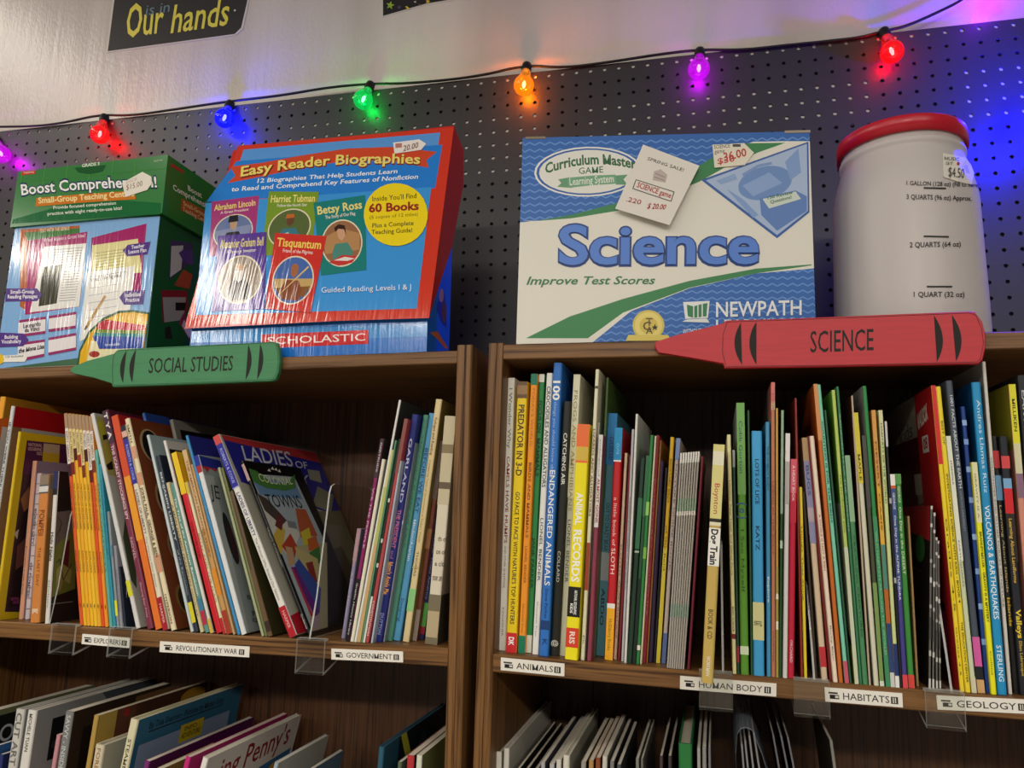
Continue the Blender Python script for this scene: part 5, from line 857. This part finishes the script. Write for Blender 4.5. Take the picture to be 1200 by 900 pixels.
def arc(p, q, side, n=9, wd=24):
    p, q = Vector(p), Vector(q); L_ = [p+(q-p)*k/n for k in range(n+1)]
    return [tuple(v) for v in L_]+[tuple(L_[k]+Vector((side*wd*4*(k/n)*(1-k/n), 0))) for k in range(n-1, 0, -1)]
crayon('L', zg, [(52, 240), (64, 222), (140, 190), (215, 170), (280, 152), (300, 132), (420, 124), (700, 110), (1000, 96), (1110, 90), (1130, 96), (1142, 140), (1146, 195), (1138, 250), (1122, 288), (1100, 296), (800, 307), (500, 318), (275, 326), (268, 308), (180, 280), (70, 256)], '3f8a58',
  'green wooden crayon-shaped sign lettered SOCIAL STUDIES on the shelf edge', 'SOCIAL STUDIES', ((462, 254), (900, 240), (468, 176)),
  [arc((348, 136), (330, 306), -1), arc((398, 130), (378, 304), -1), arc((982, 106), (968, 290), 1), arc((1044, 102), (1028, 288), 1)], [[(292, 140), (278, 180), (274, 250), (278, 318)], [(296, 138), (700, 116), (1108, 96), (1126, 104), (1136, 150), (1138, 200), (1128, 250), (1112, 286), (800, 300), (282, 318)]])
zr = zoom(750, 350, 2.85714)
crayon('R', zr, [(48, 160), (52, 144), (120, 122), (200, 102), (272, 84), (290, 72), (500, 66), (800, 54), (1100, 42), (1122, 44), (1146, 76), (1158, 120), (1158, 165), (1148, 205), (1135, 218), (900, 222), (600, 228), (284, 233), (278, 218), (180, 200), (60, 180)], 'c42632',
  'red wooden crayon-shaped sign lettered SCIENCE on the shelf edge', 'SCIENCE', ((570, 180), (782, 172), (570, 108)),
  [arc((338, 80), (342, 222), -1, wd=24), arc((390, 76), (390, 222), -1, wd=24), arc((984, 56), (994, 212), 1, wd=25), arc((1044, 54), (1058, 210), 1, wd=25)], [[(292, 78), (278, 120), (276, 180), (288, 226)], [(294, 78), (700, 64), (1104, 48), (1124, 56), (1144, 100), (1150, 150), (1140, 200), (1128, 212), (700, 222), (290, 227)]])
# ---- paper strips on the shelf edges
for c, TL, TR, BL, word, wx in (('L', (96.7, 742.7), (152.5, 747.6), (95.6, 754.6), 'EXPLORERS', .66), ('L', (187.7, 751.4), (292.6, 757.8), (187, 764), 'REVOLUTIONARY WAR', .72), ('L', (388.3, 760), (472.4, 763.5), (388.3, 772.8), 'GOVERNMENT', .75),
    ('R', (587, 770.4), (661.6, 777.7), (586.7, 785.3), 'ANIMALS', .58), ('R', (797, 792), (910, 801), (796.7, 807.4), 'HUMAN BODY', .66), ('R', (966.3, 805.3), (1057.3, 812.4), (967.2, 822), 'HABITATS', .6), ('R', (1097.2, 814.7), (1207, 820), (1098.8, 831.5), 'GEOLOGY', .55)):
    M = CASE[c]; root = thing('shelf_strip', f'white printed paper strip lettered {word} on the shelf edge', 'label', M, 'section strips on the shelf edges')
    TL, TR, BL = Vector(TL), Vector(TR), Vector(BL)
    q = lambda u, v: TL+(TR-TL)*u+(BL-TL)*v
    h3 = [hit(M, q(u, v), 1, -.0002) for u, v in ((0, 0), (1, 0), (1, 1), (0, 1))]
    P = MB(); P.v = [Vector((p.x, .0006, p.z)) for p in h3]+[Vector((p.x, -.0004, p.z)) for p in h3]; P.f = [(4, 7, 6, 5)]+[(i, 4+i, 4+(i+1) % 4, (i+1) % 4) for i in range(4)]; P.i = [0]*5
    P.obj('paper', mat('ece8dd', .55, .3), root)
    a = .1; bl = (BL-TL).length/(TR-TL).length
    pr = [('q', (.045, .3), (.045+1.1*bl*.6, .42), '2a2a28'), ('q', (.06, .48), (.06+1.2*bl*.55, .78), '151515'), ('q', (.075+bl*.3, .54), (.06+bl*.62, .7), 'd8d4c8')]
    x1_ = .06+1.3*bl*.6; e0 = 1-.05-bl*.55
    pr2 = [('q', (e0, .3), (e0+bl*.5, .8), '1c1c1a'), ('q', (e0+bl*.12, .36), (e0+bl*.2, .74), 'd8d4c8'), ('q', (e0+bl*.28, .36), (e0+bl*.36, .74), 'd8d4c8')]
    pr += [('t', word, (x1_+.03, .76), (e0-.02, .76), (x1_+.03, .28), '2c2c2a', .004)]
    for pp in (pr, pr2): draw(root, pp, lambda u, v, l: (lambda p: Vector((p.x, -.0004-l, p.z)))(hit(M, q(u, v), 1, -.0004)), .0001, 'front_book_icon', 'lettering', .5)
# ---- clear acrylic bookends hooked over the shelf edges
am, nt, b, N, L = node_mat('clear_acrylic'); out = nt.nodes['Material Output']; nt.nodes.remove(b)
tr = N('ShaderNodeBsdfTransparent'); tr.inputs[0].default_value = (.95, .96, .95, 1); gl = N('ShaderNodeBsdfGlossy'); gl.inputs['Roughness'].default_value = .05; lw = N('ShaderNodeLayerWeight'); pw = N('ShaderNodeMath'); pw.operation = 'POWER'; pw.inputs[1].default_value = 4; L(lw.outputs['Facing'], pw.inputs[0]); ma = N('ShaderNodeMath'); ma.operation = 'MULTIPLY_ADD'; ma.inputs[1].default_value = .5; ma.inputs[2].default_value = .04; L(pw.outputs[0], ma.inputs[0]); mx = N('ShaderNodeMixShader')
L(ma.outputs[0], mx.inputs[0]); L(tr.outputs[0], mx.inputs[1]); L(gl.outputs[0], mx.inputs[2]); L(mx.outputs[0], out.inputs[0])
em_, nt, b, N, L = node_mat('acrylic_edge'); out = nt.nodes['Material Output']; tr = N('ShaderNodeBsdfTransparent'); mx = N('ShaderNodeMixShader'); mx.inputs[0].default_value = .5
b.inputs['Base Color'].default_value = (.88, .9, .87, 1); b.inputs['Roughness'].default_value = .2; L(tr.outputs[0], mx.inputs[1]); L(b.outputs[0], mx.inputs[2]); L(mx.outputs[0], out.inputs[0])
def plate(name, prof, x0, x1, root, sh=0, big='caps'):
    """prof in (y, z), pushed from x0 to x1; cut edges look frosted"""
    n = len(prof); v = [(x0+sh*z, y, z) for y, z in prof]+[(x1+sh*z, y, z) for y, z in prof]
    f = [tuple(range(n-1, -1, -1)), tuple(range(n, 2*n))]+[(i, (i+1) % n, n+(i+1) % n, n+i) for i in range(n)]
    return mesh(name, v, f, [am, em_], root, [0, 0]+[1]*n if big == 'caps' else [1, 1]+[0]*n)
for c, xa, xb_, yt, yb, px_, lean, lab, hh in (('L', 57.5, 86, 735.5, 766, 68, -.03, 'clear acrylic bookend left of the explorers strip', .16), ('L', 125.5, 152, 741, 770, 152.5, -.14, 'clear acrylic bookend overlapping the right end of the explorers strip', .12), ('L', 346, 379, 756, 789, 369, .03, 'clear acrylic bookend left of the government strip, tall panel showing', .195),
    ('R', 819.5, 859, 789, 831, 846, 0, 'clear acrylic bookend in front of the human body strip', .14), ('R', 931, 973, 801, 839, 951, -.025, 'clear acrylic bookend between human body and habitats strips', .1), ('R', 1086, 1132, 810.5, 853, 1108.5, -.04, 'clear acrylic bookend over the left end of the geology strip', .11)):
    M = CASE[c]; zs = ZS[c]; th = .018 if c == 'R' else .021
    a = hit(M, (xa, yb), 1, -.006); e = hit(M, (xb_, yb), 1, -.006); xm = (hit(M, (px_, yt), 1, .02).x)
    root = thing('acrylic_bookend', lab, 'bookend', M@Matrix.Translation((a.x, 0, zs)), 'clear acrylic bookends along the shelf edges')
    w_ = e.x-a.x; zb = a.z-zs
    def framed(name, box0, box1):
        (ax_, ay, az), (bx_, by, bz) = box0, box1
        v = [(ax_, ay, az), (bx_, ay, az), (bx_, by, az), (ax_, by, az), (ax_, ay, bz), (bx_, ay, bz), (bx_, by, bz), (ax_, by, bz)]
        mesh(name, v, [(0, 1, 5, 4), (2, 3, 7, 6), (0, 3, 2, 1), (4, 5, 6, 7), (1, 2, 6, 5), (3, 0, 4, 7)], [am, em_], root, [0, 0, 1, 1, 1, 1])
    framed('front_plate', (0, -.008, zb+.003), (w_, -.005, .0028))
    framed('top_tongue', (0, -.005, .0003), (w_, .002, .0028))
    plate('under_arm', [(-.008, zb), (-.005, zb), (.045, -th-.0025), (.06, -th-.0025), (.06, -th-.0005), (.044, -th-.0005), (-.0055, zb+.003), (-.008, zb+.003)], 0, w_, root, 0, 'sides')
    xr_ = xm-a.x
    pf = [(.003, .0005), (.16, .0005), (.16, hh-.012), (.1565, hh-.0035), (.148, hh), (.034, hh), (.0255, hh-.0035), (.022, hh-.012), (.012, .05)]
    plate('upright_panel', pf, xr_, xr_+.0022, root, lean)
# ---- string of coloured bulbs
cu = bpy.data.curves.new('light_cord', 'CURVE'); cu.dimensions = '3D'; cu.bevel_depth = .0024; cu.bevel_resolution = 2
sp = cu.splines.new('NURBS'); pts = [(-330, 162), (-200, 150), (-90, 156), (-30, 149), (0, 148.5), (40, 148), (75, 144), (118, 134), (150, 136), (200, 129), (266, 119), (330, 112), (380, 103), (432, 98), (480, 98), (560, 90), (616, 76), (660, 80), (720, 72), (770, 64), (820, 58), (870, 59), (930, 52), (1000, 46), (1038, 36), (1062, 31), (1100, 14), (1132, -2), (1158, -32), (1185, -46), (1215, -20), (1238, 50)]
sp.points.add(len(pts)-1); sp.use_endpoint_u = True; sp.order_u = 3
for p, q in zip(sp.points, pts): v = hit(W4, q, 1, PY-.0045-(.004 if 0 else 0)); p.co = (*v, 1)
to = bpy.data.objects.new('t', cu); me = bpy.data.meshes.new_from_object(to); bpy.data.objects.remove(to); me.materials.clear(); me.materials.append(mat('15120f', .5)); o = bpy.data.objects.new('light_cord', me); COL.objects.link(o); o['label'] = 'black cord of the string lights along the top of the pegboard'; o['category'] = 'cord'
def bulb(sock, ctr, col, emit, lab, power, out_=.029):
    s = hit(W4, sock, 1, PY-out_+.017); c = hit(W4, ctr, 1, PY-out_)
    ax = (c-s).normalized(); Q = ax.to_track_quat('Z', 'Y').to_matrix().to_4x4(); Q.translation = s
    root = thing('string_bulb', lab, 'light bulb', Q, 'coloured bulbs on the light string')
    d = (c-s).length
    so = MB().lathe([(0, -.012), (.006, -.012), (.0085, -.009), (.0092, -.002), (.0092, .004), (.008, .008), (.0078, .011), (0, .011)], 20).obj('socket', mat('1b1a18', .5), root, True)
    gm, nt, b, N, L = node_mat('tinted_glass_'+col); out = nt.nodes['Material Output']; nt.nodes.remove(b)
    tr = N('ShaderNodeBsdfTransparent'); tr.inputs[0].default_value = (*[.25+.75*v for v in lin(col)], 1); g = N('ShaderNodeBsdfGlossy'); g.inputs['Roughness'].default_value = .04
    em = N('ShaderNodeEmission'); em.inputs[0].default_value = (*lin(col), 1); em.inputs[1].default_value = emit; ad = N('ShaderNodeAddShader'); L(tr.outputs[0], ad.inputs[0]); L(em.outputs[0], ad.inputs[1])
    lw = N('ShaderNodeLayerWeight'); pw = N('ShaderNodeMath'); pw.operation = 'POWER'; pw.inputs[1].default_value = 4; L(lw.outputs['Facing'], pw.inputs[0]); ma = N('ShaderNodeMath'); ma.operation = 'MULTIPLY_ADD'; ma.inputs[1].default_value = .5; ma.inputs[2].default_value = .05; L(pw.outputs[0], ma.inputs[0]); mx = N('ShaderNodeMixShader'); L(ma.outputs[0], mx.inputs[0]); L(ad.outputs[0], mx.inputs[1]); L(g.outputs[0], mx.inputs[2]); L(mx.outputs[0], out.inputs[0])
    r = .0185; prof = [(.0075, .009), (.0085, .012)]+[(r*math.sin(t*math.pi/12), d+.002-r*math.cos(t*math.pi/12)) for t in range(3, 13)]
    prof[-1] = (0, d+.002+r)
    MB().lathe(prof, 28).obj('glass_bulb', gm, root, True)
    fm, nt, b, N, L = node_mat('filament_'+col); b.inputs['Base Color'].default_value = (0, 0, 0, 1); b.inputs['Emission Color'].default_value = (*[min(1, v*.8+.35) for v in lin(col)], 1); b.inputs['Emission Strength'].default_value = 7
    MB().lathe([(0, d-.009), (.002, d-.008), (.0034, d), (.002, d+.008), (0, d+.009)], 12).obj('filament', fm, root, True)
    l = bpy.data.lights.new('bulb_glow', 'POINT'); l.energy = power; l.color = lin(col); l.shadow_soft_size = .008
    lo = bpy.data.objects.new('bulb_glow', l); COL.objects.link(lo); lo.parent = root; lo.location = (0, 0, d)
for sock, ctr, col, e, lab, pw in (((-6, 163), (1, 180), 'd010e0', .5, 'magenta string bulb cut by the left edge of the picture', .75), ((122, 140), (117, 157), 'f01418', .5, 'red string bulb above the green-lidded box', .75), ((269, 124), (263, 138), '1018f8', .6, 'blue string bulb above the red and blue box', 2.6), ((433, 102), (426, 116), '08d060', .5, 'green string bulb, the only green one', .8),
    ((617, 80), (614, 99), 'ff9a10', .5, 'amber string bulb left of the game box corner', .9), ((820, 63), (819, 80), 'c810e0', .5, 'magenta string bulb above the game box', .75), ((1037, 40), (1045, 60), 'f01418', .5, 'red string bulb above the plastic jar', .75), ((1240, 66), (1242, 90), '1018f8', .6, 'blue string bulb just beyond the right edge', 16), ((1174, -38), (1172, -20), 'a020f0', .5, 'violet string bulb just above the top edge of the picture', 1.1)):
    bulb(sock, ctr, col, e, lab, pw, (.11 if sock[0] > 1200 else .035) if sock[0] > 1100 else .025)
# ---- paper signs on the wall
def sign(label, pts, border, hx, prims, name='wall_sign'):
    root = thing(name, label, 'sign', Matrix.Translation((0, 0, 0)))
    Y0 = 1.2550
    g = lambda x, y, l: hit(W4, (x, y), 1, Y0-.0006)-Vector((0, l, 0))
    for nm, pp, hh, d in (('paper_border', border, 'd8d2c8', 0), ('paper_face', pts, hx, .0004)):
        v = [hit(W4, p, 1, Y0-d) for p in pp]; n = len(v); P = MB()
        P.v = v+[p-Vector((0, .0005, 0)) for p in v]; P.f = [tuple(range(2*n-1, n-1, -1))]+[(i, (i+1) % n, n+(i+1) % n, n+i) for i in range(n)]; P.i = [0]*len(P.f)
        P.obj(nm, mat(hh, .55), root)
    draw(root, prims, lambda x, y, l: g(x, y, l+.0006), .0002, 'paper_art', 'lettering', .5)
sign('dark paper sign with yellow hand lettering Our hands', [(126.5, 60), (146, -92), (305, -92), (290, 0), (282.5, 32.5), (275, 39.8)], [(124.3, 62), (144, -94), (308, -94), (292, 1), (285, 34), (276.3, 41.6)], '2c2724',
  [('t', 'O', (148, 44), (166, 41), (150, 6), 'e8dc50', .02, .1), ('t', 'ur', (168, 41), (192, 38), (168.5, 14), 'e8dc50', .01, .15), ('t', 'hands', (200, 39), (268, 29), (202, 6), 'e8dc50', .01, .15), ('t', 'is in', (171, 18.5), (199, 14), (171.5, 9), '6a8a94', .0, .1), ('e', (275.5, 12.5), (276.6, 12.5), (275.5, 11.4), 'e8e4d8')])
def star(x, y, r, h): return ('p', [(x+r*(1 if k % 2 == 0 else .42)*math.sin(k*math.pi/5+.2), y-r*(1 if k % 2 == 0 else .42)*math.cos(k*math.pi/5+.2)) for k in range(10)], h)
sign('dark paper sign corner with a green star and confetti', [(449, 18.6), (449, -72), (640, -72), (560, -14), (532, -4), (524, 0.2), (500, 4)], [(448, 20.3), (447, -74), (646, -74), (562, -12), (530, 1), (500, 5.6)], '241c1c',
  [star(457.5, 6.5, 5.2, '9ac03a'), ('p', [(475, 8), (477, 7.5), (480.5, 10.5), (478, 11.5)], 'e0c83a'), star(501.5, 2, 3, 'e8c43a'), ('p', [(485, 2), (487.5, 1.5), (488, 3.4), (486, 3.6)], 'c8bca0'), ('p', [(490, 4.5), (493.5, 6), (493, 7)], '8a7a70'), ('e', (468, 9), (470, 9), (468, 7), '4a4464')])
